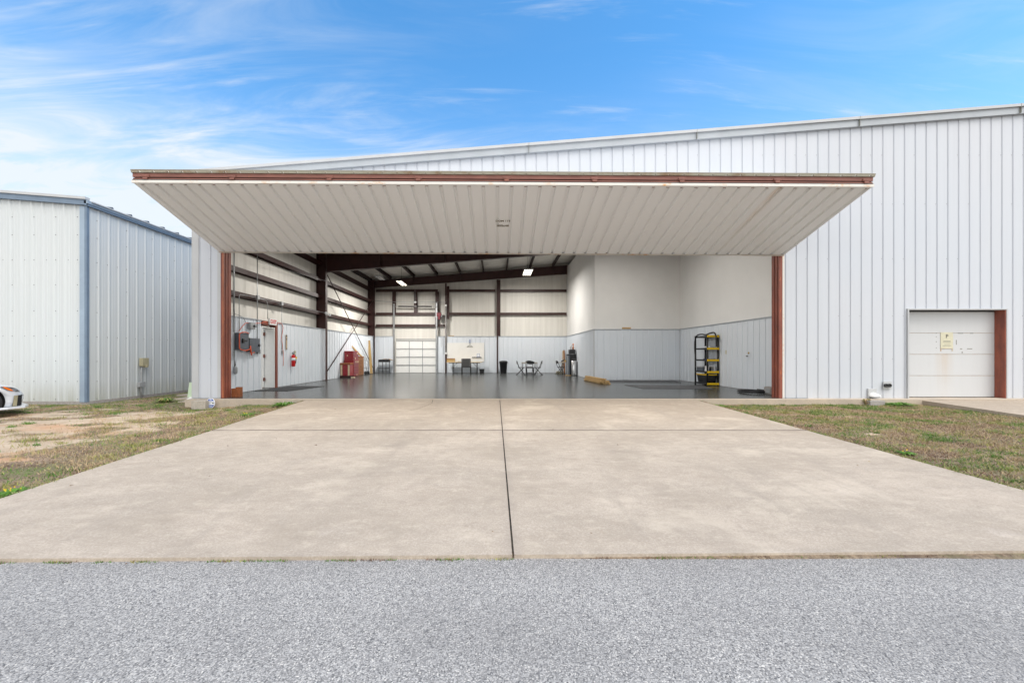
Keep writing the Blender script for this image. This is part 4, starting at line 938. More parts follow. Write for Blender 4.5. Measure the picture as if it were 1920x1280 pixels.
# ------------------------------------------------------------------ car (nose enters the frame on the left)
def make_car():
    c = empty('parked_car', (0, 0, 0), 'white car parked at the left edge, only its nose and front wheel showing', 'car')
    # stations: x (0 = nose), half width, bottom, belt, top
    st = [(0.0, 0.42, 0.30, 0.46, 0.52), (-0.06, 0.60, 0.20, 0.54, 0.60), (-0.2, 0.76, 0.17, 0.60, 0.67), (-0.45, 0.86, 0.17, 0.66, 0.735), (-0.8, 0.90, 0.18, 0.72, 0.80), (-1.25, 0.91, 0.19, 0.80, 0.90), (-1.55, 0.91, 0.19, 0.86, 0.97),
          (-2.4, 0.91, 0.19, 0.90, 0.99), (-3.4, 0.91, 0.2, 0.92, 1.0), (-4.0, 0.88, 0.24, 0.93, 1.02), (-4.4, 0.80, 0.3, 0.90, 0.98), (-4.6, 0.66, 0.36, 0.80, 0.86)]
    v = []; f = []
    for (x, w, zb, zs, zt) in st:
        half = [(0, zb), (w * 0.8, zb), (w * 0.97, zb + 0.05), (w, zb + 0.16), (w * 0.985, (zb + zs) / 2 + 0.04), (w * 0.99, zs - 0.05), (w * 0.95, zs), (w * 0.8, zs + (zt - zs) * 0.5), (w * 0.5, zt - 0.01), (0, zt)]
        ring = half + [(-a, z) for a, z in half[-2:0:-1]]
        v += [(x, a, z) for a, z in ring]
    n = 18
    for i in range(len(st) - 1):
        for k in range(n): f.append((i * n + k, i * n + (k + 1) % n, (i + 1) * n + (k + 1) % n, (i + 1) * n + k))
    f.append(list(range(n))); f.append([(len(st) - 1) * n + k for k in range(n)])
    b = MB(); b.smooth = True; b.add(v, f); body = b.build('body', [M['paint'], M['dark']], c)
    cuts_ = []
    for wx in (-0.70, -3.37):
        for sy in (-1, 1):
            q = MB(); q.mi = 0; q.lathe([(0.375, -0.16), (0.375, 0.16)], (wx, sy * 0.88, 0.34), 36, 'Y'); co = q.build('cutter', M['dark']); cuts_.append(co)
            md = body.modifiers.new('b', 'BOOLEAN'); md.operation = 'DIFFERENCE'; md.object = co; md.solver = 'EXACT'
    bpy.context.view_layer.update()
    nm = bpy.data.meshes.new_from_object(body.evaluated_get(bpy.context.evaluated_depsgraph_get()))
    body.modifiers.clear(); body.data = nm
    for co in cuts_: bpy.data.objects.remove(co)
    nm.materials.clear(); nm.materials.append(M['paint']); nm.materials.append(M['dark'])
    for pl in nm.polygons:
        ce = pl.center
        pl.material_index = 0
        for wx in (-0.70, -3.37):
            dx, dz = ce.x - wx, ce.z - 0.34; r_ = math.hypot(dx, dz)
            if abs(ce.y) > 0.6 and r_ < 0.38 and abs(pl.normal.x * dx + pl.normal.z * dz) > 0.5 * r_: pl.material_index = 1
            if r_ < 0.37 and abs(ce.y) < 0.80 and abs(pl.normal.y) > 0.8 and abs(ce.y) > 0.6: pl.material_index = 1
    # greenhouse
    b = MB(); lo = [(-1.5, 0.80, 0.93), (-3.9, 0.80, 0.98)]; hi = [(-2.2, 0.60, 1.38), (-3.1, 0.60, 1.36)]
    v = [(x, s_ * w, z) for (x, w, z) in lo + hi for s_ in (-1, 1)]
    b.add(v, [(0, 1, 5, 4), (2, 6, 7, 3), (0, 4, 6, 2), (1, 3, 7, 5), (4, 5, 7, 6)]); b.build('window_glass', M['glass'], c)
    b = MB(); b.bbox(-3.15, -2.15, -0.61, 0.61, 1.35, 1.41, 0.02); b.build('car_roof', M['paint'], c)
    for sy in (-1, 1):
        hl = [(-0.085, 0.545), (-0.13, 0.60), (-0.22, 0.655), (-0.40, 0.69), (-0.30, 0.585), (-0.18, 0.555)]
        def yside(x): 
            for (xa, wa, *_), (xb, wb, *_) in zip(st[:-1], st[1:]):
                if xb <= x <= xa: return wa + (wb - wa) * (x - xa) / (xb - xa)
            return 0.9
        b = MB(); v = [(x, sy * (yside(x) + 0.004), z - 0.0) for x, z in hl] + [(x, sy * (yside(x) - 0.12), z) for x, z in hl]; n6 = 6
        b.add(v, [list(range(6))] + [(i, (i + 1) % 6, 6 + (i + 1) % 6, 6 + i) for i in range(6)]); h = b.build('headlight', M['lens'], c)
        am = [(-0.37, 0.672), (-0.30, 0.605), (-0.24, 0.575), (-0.20, 0.57), (-0.25, 0.62), (-0.34, 0.68)]
        b = MB(); b.add([(x, sy * (yside(x) + 0.012), z) for x, z in am] + [(x, sy * (yside(x) - 0.05), z) for x, z in am], [list(range(6))] + [(i, (i + 1) % 6, 6 + (i + 1) % 6, 6 + i) for i in range(6)]); b.build('marker_lens', M['amber'], h)
        b = MB(); v = [(-0.06, sy * 0.615, 0.22), (-0.22, sy * 0.785, 0.22), (-0.19, sy * 0.77, 0.46), (-0.05, sy * 0.60, 0.46)]
        v2 = [(x + 0.0, y * 0.9, z) for x, y, z in v]; b.add(v + v2, [(0, 1, 2, 3), (0, 4, 5, 1), (1, 5, 6, 2), (2, 6, 7, 3), (3, 7, 4, 0)]); b.build('air_vent', M['dark'], c)
        b = MB(); b.add([(-0.15, sy * 0.73, 0.22), (-0.22, sy * 0.79, 0.22), (-0.19, sy * 0.775, 0.46), (-0.13, sy * 0.715, 0.46), (-0.15, sy * 0.70, 0.22), (-0.22, sy * 0.70, 0.22), (-0.19, sy * 0.70, 0.46), (-0.13, sy * 0.70, 0.46)],
                        [(0, 1, 2, 3), (0, 4, 5, 1), (1, 5, 6, 2), (2, 6, 7, 3), (3, 7, 4, 0)]); b.map(lambda p: Vector((p.x, p.y + sy * 0.012, p.z))); b.build('vent_blade', M['beige_box'], c)
        for wx in (-0.70, -3.37):
            yc = sy * 0.80
            b = MB(); b.lathe([(0.20, -0.10), (0.30, -0.11), (0.325, -0.08), (0.325, 0.08), (0.30, 0.11), (0.20, 0.10)], (wx, yc, 0.325), 32, 'Y'); w = b.build('wheel', M['tyre'], c)
            b = MB(); b.lathe([(0.205, 0.04 * sy), (0.205, 0.105 * sy), (0.19, 0.105 * sy), (0.18, 0.06 * sy)], (wx, yc, 0.325), 28, 'Y')
            for k in range(5):
                a = k * 2 * math.pi / 5 + 0.3; b.bar((wx, yc + sy * 0.09, 0.325), (wx + 0.19 * math.cos(a), yc + sy * 0.095, 0.325 + 0.19 * math.sin(a)), 0.05, 0.02, (0, 1, 0))
            b.build('rim', M['grey_metal'], w)
    b = MB(); v = []
    for (x, w) in ((0.07, 0.45), (-0.02, 0.70), (-0.3, 0.87), (-0.5, 0.90)): v += [(x, -w - 0.015, 0.165), (x, w + 0.015, 0.165), (x, w + 0.01, 0.21), (x, -w - 0.01, 0.21)]
    f = []
    for i in range(3):
        for k in range(4): f.append((4 * i + k, 4 * i + (k + 1) % 4, 4 * i + 4 + (k + 1) % 4, 4 * i + 4 + k))
    f += [(0, 1, 2, 3), (12, 13, 14, 15)]; b.add(v, f); b.build('front_lip', M['paint'], c)
    return c
car = make_car(); car.location = (-11.68, 9.78, -0.185); car.rotation_euler = (0, 0, R(58))

# ------------------------------------------------------------------ things inside
def box_thing(name, label, cat, dims, mat, bev=0.01, group=None):
    b = MB(); b.bbox(*dims, bev); o = b.build(name, mat); return tag(o, label, cat, group)

# electrical boxes on the left wall
a = L_(435.5, 623, 0.0); c_ = L_(454.5, 656, 0.0)
t_ = empty('electrical_panel', (WX, (a.y + c_.y) / 2, 1.36), 'dark grey square electrical panel nearest the door jamb, ringed by an orange cord', 'electrical panel')
b = MB(); b.bbox(WX + 0.02, WX + 0.17, 12.44, 12.92, 1.37, 1.90, 0.02); b.build('cabinet', M['grey_box'], t_)
b = MB(); b.bbox(WX + 0.171, WX + 0.21, 12.56, 12.64, 1.58, 1.72, 0.01); b.bbox(WX + 0.171, WX + 0.185, 12.68, 12.82, 1.63, 1.68, 0.004); b.build('switch', M['black'], t_)
pts = []
for k in range(22):
    a_ = math.pi * (0.35 + 1.45 * k / 21); pts.append((WX + 0.19, 12.68 - 0.27 * (1 if abs(math.cos(a_)) > 0.6 else abs(math.cos(a_)) / 0.6) * (-1 if math.cos(a_) > 0 else 1) , 1.635 + 0.29 * math.sin(a_)))
b = MB(); b.tube(pts, 0.016, 8); o = b.build('extension_cord', M['orange']); tag(o, 'thick orange cord hung round the left grey electrical panel', 'cord')
t_ = empty('electrical_panel', (WX, 13.3, 1.3), 'dark grey wide electrical panel beside the side door', 'electrical panel')
b = MB(); b.bbox(WX + 0.02, WX + 0.15, 13.0, 13.56, 1.30, 1.76, 0.015); b.build('cabinet', M['grey_box'], t_)
b = MB(); b.lathe([(0.05, 0), (0.05, 0.02), (0.03, 0.03)], (WX + 0.151, 13.5, 1.53), 14, 'X'); b.build('latch', M['black'], t_)
b = MB(); b.tube([(WX + 0.17, 12.99, 1.5), (WX + 0.18, 13.0, 1.38), (WX + 0.17, 13.03, 1.25), (WX + 0.15, 13.1, 1.2)], 0.02, 8); b.tube([(WX + 0.15, 13.0, 1.30), (WX + 0.16, 13.1, 1.27), (WX + 0.15, 13.25, 1.29)], 0.012); o = b.build('plug_lead', M['orange']); tag(o, 'short orange plug lead hanging between the two grey panels', 'cord')
t_ = empty('switch_box', (WX, 13.2, 2.05), 'light grey square switch box above the wide electrical panel', 'switch box')
b = MB(); b.bbox(WX + 0.02, WX + 0.13, 13.07, 13.33, 2.05, 2.27, 0.012); b.build('cabinet', M['lt_grey_box'], t_)
b = MB(); b.lathe([(0.035, 0), (0.035, 0.03)], (WX + 0.131, 13.25, 2.16), 12, 'X'); b.bbox(WX + 0.14, WX + 0.17, 13.27, 13.36, 2.13, 2.16, 0.005); b.build('knob', M['black'], t_)
box_thing('meter_box', 'small beige plastic box between the two grey electrical panels', 'box', (WX + 0.02, WX + 0.1, 12.95, 13.06, 1.66, 1.78), M['beige_box'])
b = MB(); b.tube([L_(439, 588), L_(446, 590), L_(455, 594), L_(461, 604)], 0.008); o = b.build('cable', M['grey_metal']); tag(o, 'thin grey cable looping to the light grey switch box', 'cable')
b = MB(); b.tube([L_(447, 622, .05), L_(455, 611, .05), L_(461, 605, .05), L_(475, 606.5, .06), L_(488, 605.5, .07), L_(500, 603, .1)], 0.009); b.tube([L_(511, 605, .08), L_(520, 605.5, .06), L_(528, 606, .05), L_(531, 614, .05), L_(528, 633, .05), L_(530, 650, .05), L_(532, 672, .05), L_(531, 686, .05)], 0.009)
o = b.build('extension_cord', M['orange']); tag(o, 'thin faded orange cord strung from the switch box past the EXIT sign', 'cord')
b = MB(); q = L_(441.5, 694, .05); b.lathe([(0.02, 0.14), (0.055, 0.08), (0.06, -0.02), (0.05, -0.10), (0.01, -0.12)], (q.x, q.y, q.z), 12); b.tube([(q.x, q.y, q.z + .14), (q.x, q.y - .1, q.z + .6)], 0.012); o = b.build('cable_coil', M['lt_grey_box']); tag(o, 'grey cable bundle hanging below the left electrical panel', 'cable')
# exit sign
t_ = empty('exit_sign', (WX + 0.05, 14.42, 2.28), 'white EXIT sign with red letters above the side door', 'exit sign')
b = MB(); b.bbox(WX + 0.055, WX + 0.11, 14.20, 14.66, 2.28, 2.50, 0.008); b.build('housing', M['white'], t_)
text_mesh('lettering', 'EXIT', 0.19, M['red'], t_, frame(Vector((WX + 0.112, 14.44, 2.39)), (0, 1, 0), (0, 0, 1)), 0.001, bold=0.006)
# extinguisher
ey, ex = 15.83, WX + 0.12
t_ = empty('fire_extinguisher', (ex, ey, 0.72), 'red fire extinguisher hanging on the white wainscot right of the side door', 'fire extinguisher')
b = MB(); b.lathe([(0.05, 0.74), (0.072, 0.77), (0.075, 1.12), (0.06, 1.19), (0.025, 1.22)], (ex, ey, 0), 20); b.build('cylinder', M['red'], t_)
b = MB(); b.lathe([(0.077, 0.98), (0.077, 1.08)], (ex, ey, 0), 20); b.build('label_band', M['sign_white'], t_)
b = MB(); b.lathe([(0.025, 1.215), (0.03, 1.26)], (ex, ey, 0), 12); b.bar((ex, ey - 0.09, 1.28), (ex, ey + 0.08, 1.31), 0.03, 0.02); b.bar((ex, ey - 0.09, 1.24), (ex, ey + 0.02, 1.25), 0.03, 0.02); b.build('valve', M['black'], t_)
b = MB(); b.tube([(ex, ey + 0.02, 1.24), (ex + 0.03, ey + 0.10, 1.2), (ex + 0.05, ey + 0.11, 1.0), (ex + 0.04, ey + 0.09, 0.85)], 0.013); b.build('hose', M['black'], t_)
b = MB(); b.bbox(ex, ex + 0.07, ey + 0.09, ey + 0.15, 1.04, 1.13, 0.01); b.build('inspection_tag', M['yellow'], t_)
q0 = L_(537.3, 629, 0.03)
b = MB(); b.bbox(WX + 0.025, WX + 0.035, q0.y - 0.05, q0.y + 0.05, 1.40, 1.98, 0.002); b.mi = 1
for z0, z1 in ((1.90, 1.96), (1.80, 1.84), (1.76, 1.78), (1.42, 1.46)): b.box(WX + 0.0355, WX + 0.038, q0.y - 0.04, q0.y + 0.04, z0, z1)
o = b.build('wall_chart', [M['cardboard'], M['ink']]); tag(o, 'narrow upright paper chart above the fire extinguisher', 'chart')
def plate(px, py, label, mat='sign_white', w=0.05, h=0.07):
    q = L_(px, py, 0.025); b = MB(); b.bbox(q.x, q.x + 0.02, q.y - w, q.y + w, q.z - h, q.z + h, 0.004); b.mi = 1
    b.box(q.x + 0.0205, q.x + 0.026, q.y - w * .3, q.y + w * .3, q.z - h * .4, q.z + h * .4); o = b.build('wall_plate', [M[mat], M['ink_grey']]); return tag(o, label, 'outlet')
plate(529.5, 660, 'grey wall outlet left of the fire extinguisher', 'lt_grey_box'); plate(553, 660.5, 'cream light switch right of the fire extinguisher', 'sign_cream')
# emergency lamp at the first inner column
q = Vector((-7.98, 18.7, Z(588.5, 18.7)))
t_ = empty('emergency_lamp', q[:], 'white twin-head lamp on the first inner left column', 'lamp')
b = MB(); b.bbox(q.x - 0.06, q.x + 0.08, q.y - 0.05, q.y + 0.03, q.z - 0.05, q.z + 0.05, 0.01); b.build('housing', M['white'], t_)
for dx in (-0.02, 0.16):
    b = MB(); b.lathe([(0.02, 0.0), (0.05, -0.05), (0.055, -0.09), (0.04, -0.10)], (q.x + dx + 0.03, q.y - 0.04, q.z + 0.04 - 0.25 * (dx > 0) * 0.4), 14, 'Y'); b.build('lamp_head', M['sign_white'], t_)
# high bay lamps
def high_bay(x, y0, y1, z, w, n, lit, label, watts=185):
    t_ = empty('high_bay_lamp', (x, (y0 + y1) / 2, z), label, 'lamp')
    b = MB(); b.bbox(x - w / 2, x + w / 2, y0, y1, z + 0.004, z + 0.05, 0.01); b.bbox(x - w / 4, x + w / 4, y0 + 0.35, y1 - 0.35, z + 0.051, z + 0.11, 0.01); b.build('housing', M['lt_grey_box'], t_)
    for k in range(n):
        xx_ = x - w / 2 + w * (k + 0.5) / n
        b = MB(); b.bbox(xx_ - w / n * 0.22, xx_ + w / n * 0.22, y0 + 0.04, y1 - 0.04, z - 0.012, z + 0.003, 0.004); b.build('light_strip', M['led'] if lit else M['white'], t_)
    b = MB(); b.tube([(x, (y0 + y1) / 2, z + 0.11), (x, (y0 + y1) / 2, roof(x) - 0.2)], 0.006, 6); b.build('cable', M['black'], t_)
    if lit:
        ld = bpy.data.lights.new('lamp_light', 'AREA'); ld.shape = 'RECTANGLE'; ld.size = w; ld.size_y = y1 - y0; ld.energy = watts; ld.color = (1, 0.965, 0.91); ld.spread = R(180)
        lo = bpy.data.objects.new('lamp_light', ld); COL.objects.link(lo); lo.parent = t_; lo.location = (0, 0, -0.03)
high_bay(-5.45, 22.0, 23.4, 5.25, 0.34, 2, True, 'lit two-strip high bay lamp hanging at the left over the sectional door')
high_bay(1.72, 22.1, 23.7, 5.90, 0.50, 4, True, 'lit four-strip high bay lamp hanging near the grey partition', 125)
high_bay(-5.45, 14.3, 15.7, 5.25, 0.34, 2, True, 'added high bay fill lamp in the front bay, left, hidden behind the folded door', 75)  # added as fill for the drywall, out of view
high_bay(4.6, 14.2, 15.8, 6.10, 0.50, 4, True, 'added high bay fill lamp in the front bay before the grey partition', 75)  # second added fill lamp, likewise out of view
high_bay(-6.95, 23.0, 24.2, 5.72, 0.34, 2, False, 'unlit high bay lamp under the roof in the back left corner')

# wood block by the left jamb
t_ = empty('wood_block', (-7.55, 11.65, 0), 'upright reddish wood block on the floor inside the left jamb', 'wood block')
b = MB(); b.bbox(-7.66, -7.54, 11.5, 11.62, 0.0, 0.24, 0.004); b.bbox(-7.535, -7.455, 11.5, 11.62, 0.0, 0.28, 0.004); b.bbox(-7.45, -7.41, 11.5, 11.63, 0.0, 0.28, 0.004); b.build('boards', M['wood_rd'], t_)
# rubber mats
def mat_thing(pts, label, mat, ribs=None):
    b = MB(); b.add([(x, y, 0.013) for x, y in pts] + [(x, y, 0.001) for x, y in pts], [(0, 1, 2, 3), (0, 4, 5, 1), (1, 5, 6, 2), (2, 6, 7, 3), (3, 7, 4, 0)])
    b.mi = 1
    if ribs:
        (A0, A1, A2, A3) = [Vector((*p, 0.016)) for p in pts]
        for k in range(1, ribs):
            s_ = k / ribs; b.bar(A0.lerp(A3, s_), A1.lerp(A2, s_), 0.02, 0.006)
    o = b.build('floor_mat', [mat, M['mat_grey']]); tag(o, label, 'mat')
mat_thing(((-8.1, 13.35), (-7.0, 13.35), (-6.62, 15.3), (-7.9, 15.3)), 'black ribbed rubber mat before the side door', M['mat'], 8)
mat_thing(((5.0, 17.3), (7.9, 17.2), (8.2, 18.7), (4.95, 18.75)), 'dark grey mat lying along the ribbed partition beside the lumber', M['mat_grey'])
mat_thing(((5.2, 14.3), (7.6, 14.1), (8.0, 15.7), (5.05, 15.9)), 'dark grey mat on the floor before the yellow and black shelf', M['mat_grey'])

# red tool chests
t_ = empty('tool_cabinet', (-7.95, 21.7, 0), 'tall dark red tool cabinet with stickers against the left wall', 'tool cabinet')
b = MB(); b.bbox(-8.19, -7.68, 21.3, 22.12, 0.05, 0.93, 0.012); b.build('lower_chest', M['red_chest'], t_)
b = MB(); b.bbox(-8.17, -7.70, 21.3, 22.10, 0.935, 1.40, 0.012); b.build('upper_chest', M['red_chest'], t_)
b = MB()
for k in range(5): b.bbox(-7.678, -7.668, 21.36, 22.06, 0.12 + k * 0.16, 0.26 + k * 0.16, 0.003)
for k in range(3): b.bbox(-7.698, -7.688, 21.36, 22.06, 0.96 + k * 0.14, 1.08 + k * 0.14, 0.003)
b.build('drawer', M['red_side'], t_)
b = MB()
for (y, z, s_) in ((21.9, 1.28, .05), (21.6, 1.0, .04), (21.65, 0.82, .05), (21.95, .82, .05), (21.8, .12, .04)): b.box(-7.6865 if z > .93 else -7.6665, -7.683 if z > .93 else -7.663, y - s_, y + s_, z - s_, z + s_)
b.lathe([(0.035, 0), (0.035, -0.004)], (-8.0, 21.299, 1.16), 12, 'Y'); b.build('sticker', M['cream'], t_)
for y in (21.4, 22.0):
    b = MB(); b.lathe([(0.03, -0.02), (0.03, 0.02)], (-7.8, y, 0.03), 12, 'X'); b.build('caster', M['black'], t_)
t_ = empty('tool_cart', (-7.9, 20.95, 0), 'low red cart with two cream stripes in front of the tall tool cabinet', 'tool cart')
b = MB(); b.bbox(-8.16, -7.66, 20.75, 21.2, 0.11, 0.68, 0.01); b.build('body', M['red_chest'], t_)
b = MB(); b.bbox(-8.18, -7.64, 20.72, 21.22, 0.685, 0.78, 0.015); b.build('cart_top', M['wood_rd'], t_)
b = MB(); b.bbox(-8.18, -7.62, 20.72, 21.22, 0.0, 0.10, 0.01); b.build('plinth', M['steel_in'], t_)
for x in (-8.10, -7.72):
    b = MB(); b.bbox(x - 0.045, x + 0.045, 20.735, 20.749, 0.12, 0.67, 0.003); b.build('stripe', M['cream'], t_)
box_thing('wood_scrap', 'short pale wood offcut on the floor by the red tool cart', 'wood block', (-7.60, -7.42, 20.72, 20.85, 0.0, 0.045), M['cream'], 0.004)
t_ = empty('wooden_cabinet', (-7.9, 23, 0), 'brown wooden cabinet with drawers beside the red tool cabinet', 'cabinet')
b = MB(); b.bbox(-8.18, -7.90, 22.45, 23.6, 0.0, 1.05, 0.008); b.build('carcass', M['wood_dk'], t_)
b = MB(); b.bbox(-8.2, -7.87, 22.43, 23.62, 1.055, 1.10, 0.008); b.build('cabinet_top', M['wood_rd'], t_)
for k in range(3):
    b = MB(); b.bbox(-7.899, -7.88, 22.5, 23.55, 0.04 + k * 0.34, 0.34 + k * 0.34, 0.006); d = b.build('drawer', M['wood_dk'], t_)
    b = MB(); b.bbox(-7.879, -7.865, 22.95, 23.1, 0.17 + k * 0.34, 0.19 + k * 0.34, 0.003); b.build('handle', M['dark'], d)
b = MB(); b.bar((-8.08, 24.0, 1.0), (-8.2, 22.5, 1.67), 0.05, 0.09); o = b.build('leaning_board', M['wood']); tag(o, 'narrow board leaning over the brown wooden cabinet', 'board')
b = MB(); b.bar((-7.95, 25.2, 0.0), (-8.16, 25.35, 2.1), 0.16, 0.04, (0, 1, 0)); o = b.build('leaning_board', M['wood']); tag(o, 'tall plank leaning in the back left corner', 'board')
t_ = empty('hand_truck', (-8.0, 24.5, 0), 'dark metal hand truck standing in the back left corner', 'hand truck')
b = MB(); b.tube([(-7.95, 24.4, 0.1), (-8.12, 24.4, 1.0), (-8.12, 24.75, 1.0), (-7.95, 24.75, 0.1)], 0.018)
for z in (0.35, 0.62, 0.85): b.tube([(-7.95 - 0.17 * z, 24.4, z), (-7.95 - 0.17 * z, 24.75, z)], 0.013)
b.build('frame', M['grey_metal'], t_)
b = MB(); b.bbox(-7.95, -7.75, 24.42, 24.73, 0.02, 0.04, 0.003); b.build('toe_plate', M['black_metal'], t_)
for y in (24.36, 24.79):
    b = MB(); b.lathe([(0.06, -0.02), (0.1, -0.02), (0.1, 0.02), (0.06, 0.02)], (-8.03, y, 0.1), 16, 'Y'); b.build('wheel', M['tyre'], t_)
# black wheeled stand with cloth
t_ = empty('work_stand', (-7.3, 25.9, 0), 'black wheeled stand with curved top against the back wall', 'stand')
b = MB(); b.bbox(-7.68, -6.98, 25.7, 26.1, 0.72, 0.88, 0.03); b.build('top', M['black'], t_)
for x in (-7.66, -7.42, -7.20, -6.98):
    b = MB(); b.tube([(x, 25.8, 0.03), (x, 25.8, 0.75)], 0.02); b.build('leg', M['black_metal'], t_)
b = MB(); b.bar((-7.68, 25.8, 0.32), (-6.96, 25.8, 0.32), 0.03, 0.04); b.bar((-7.62, 25.82, 0.12), (-7.02, 25.82, 0.12), 0.03, 0.03); b.build('shelf_rail', M['black_metal'], t_)
b = MB(); n = 10; v = []; f = []
for j in range(5):
    for i in range(n + 1):
        x = -7.55 + 0.78 * i / n; y = 25.66 + 0.11 * j; v.append((x, y, 0.905 + 0.03 * mnoise.noise(Vector((x * 6, y * 6, 0))) - max(0, i - 7) * 0.025))
for j in range(4):
    for i in range(n): f.append((j * (n + 1) + i, j * (n + 1) + i + 1, (j + 1) * (n + 1) + i + 1, (j + 1) * (n + 1) + i))
b.smooth = True; b.add(v, f); b.add([(x, y, z + 0.02) for x, y, z in v], f); o = b.build('drop_cloth', M['cardboard']); tag(o, 'crumpled tan cloth lying on the black wheeled stand', 'cloth')

# whiteboard, hanger
t_ = empty('white_board', (-2.1, 26.37, 0.73), 'large white panel on the back wall behind the folding table', 'whiteboard')
b = MB(); b.bbox(-3.33, -0.88, 26.352, 26.37, 0.73, 1.98, 0.004); b.build('panel', M['board'], t_)
b = MB(); b.bbox(-1.68, -1.05, 26.30, 26.351, 0.99, 1.02, 0.003); b.build('marker_tray', M['grey_metal'], t_)
b = MB()
for x in (-1.62, -1.5, -1.36, -1.22, -1.12): b.bbox(x - 0.05, x + 0.05, 26.31, 26.34, 1.021, 1.05, 0.005)
o = b.build('marker_set', M['black']); tag(o, 'row of black markers on the tray of the white panel', 'marker'); 
b = MB(); b.bbox(-1.36, -1.18, 26.34, 26.351, 1.06, 1.26, 0.002); b.mi = 1; b.bbox(-1.345, -1.195, 26.336, 26.3395, 1.08, 1.245, 0.001); o = b.build('taped_note', [M['signblue'], M['sign_white']]); tag(o, 'small blue-framed note on the white panel above the markers', 'note')
b = MB(); hx = X(881, 26.3); hz = Z(647, 26.3)
b.tube([(hx - 0.2, 26.32, hz - 0.1), (hx, 26.32, hz), (hx + 0.2, 26.32, hz - 0.1)], 0.012, 6); b.tube([(hx - 0.2, 26.32, hz - 0.1), (hx + 0.2, 26.32, hz - 0.1)], 0.010, 6); b.tube([(hx, 26.32, hz), (hx, 26.32, hz + 0.12)], 0.008, 6); b.mi = 1; b.tube([(hx, 26.32, hz + 0.12), (hx, 26.33, hz + 0.38)], 0.022, 6)
o = b.build('coat_hanger', [M['ink_grey'], M['signblue']]); tag(o, 'wire coat hanger on a blue strap over the white panel', 'hanger')
box_thing('wood_scrap', 'short wood block on the wainscot cap above the white panel', 'wood block', (-3.25, -2.87, 26.38, 26.43, 2.422, 2.46), M['wood'], 0.004)
box_thing('wood_scrap', 'wood block on the wainscot cap of the grey partition', 'wood block', (X(1167, 18.9), X(1183, 18.9), 18.90, 18.95, 2.422, 2.50), M['wood'], 0.004)
# folding table
t_ = empty('folding_table', (-2.1, 25.75, 0), 'long folding table with black legs against the back wall', 'table')
b = MB(); b.bbox(-3.26, -0.98, 25.4, 26.15, 0.70, 0.735, 0.01); b.build('tabletop', M['cream'], t_)
for x, s_ in ((-2.85, 1), (-1.32, -1)):
    for y in (25.5, 26.05):
        b = MB(); b.tube([(x, y, 0.69), (x, y, 0.0)], 0.018); b.build('leg', M['black_metal'], t_)
    b = MB(); b.tube([(x, 25.5, 0.15), (x, 26.05, 0.15)], 0.013); b.tube([(x, 25.55, 0.42), (x + s_ * 0.28, 25.6, 0.69)], 0.012); b.tube([(x, 25.5, 0.25), (x, 26.05, 0.45)], 0.010); b.build('leg_brace', M['black_metal'], t_)
b = MB(); b.box(-3.1, -1.12, 25.45, 25.47, 0.66, 0.70); b.build('apron_rail', M['black_metal'], t_)
t_ = empty('wooden_box', (-3.0, 25.7, 0.735), 'open light wooden box at the left end of the folding table', 'box')
b = MB(); b.bbox(-3.24, -2.75, 25.5, 25.52, 0.736, 0.93, 0.003); b.bbox(-3.24, -2.75, 25.9, 25.92, 0.736, 0.93, 0.003); b.bbox(-3.24, -3.22, 25.521, 25.899, 0.736, 0.93, 0.003); b.bbox(-2.77, -2.75, 25.521, 25.899, 0.736, 0.93, 0.003); b.box(-3.2, -2.78, 25.53, 25.89, 0.737, 0.745); b.build('sides', M['wood'], t_)
b = MB(); b.bbox(-3.28, -2.72, 25.48, 25.51, 0.935, 0.965, 0.004); b.build('rim', M['wood_rd'], t_)
box_thing('paper_stack', 'low pile of papers on the folding table left of the chair', 'papers', (-2.55, -2.36, 25.5, 25.75, 0.736, 0.775), M['cmu'], 0.004)
box_thing('wood_scrap', 'small wood piece on the folding table right of the chair', 'wood block', (-1.82, -1.7, 25.5, 25.6, 0.736, 0.79), M['wood'], 0.004)
# office chair (back to camera)
t_ = empty('office_chair', (X(874, 25.1), 25.1, 0), 'grey mesh-backed chair pushed up to the folding table', 'chair'); cx = X(874, 25.0)
b = MB(); b.bbox(cx - 0.25, cx + 0.25, 24.93, 24.97, 0.44, 0.96, 0.015); b.build('backrest', M['mesh_fabric'], t_)
b = MB(); b.bbox(cx - 0.25, cx + 0.25, 24.99, 25.42, 0.40, 0.46, 0.02); b.build('seat', M['mesh_fabric'], t_)
for sx in (-1, 1):
    for y, h in ((24.95, 0.95), (25.4, 0.62)):
        b = MB(); b.tube([(cx + sx * 0.275, y, 0), (cx + sx * 0.275, y, h)], 0.02); b.build('leg', M['black_metal'], t_)
    b = MB(); b.bbox(cx + sx * 0.275 - 0.025, cx + sx * 0.275 + 0.025, 24.95, 25.42, 0.62, 0.65, 0.01); b.build('armrest', M['black'], t_)
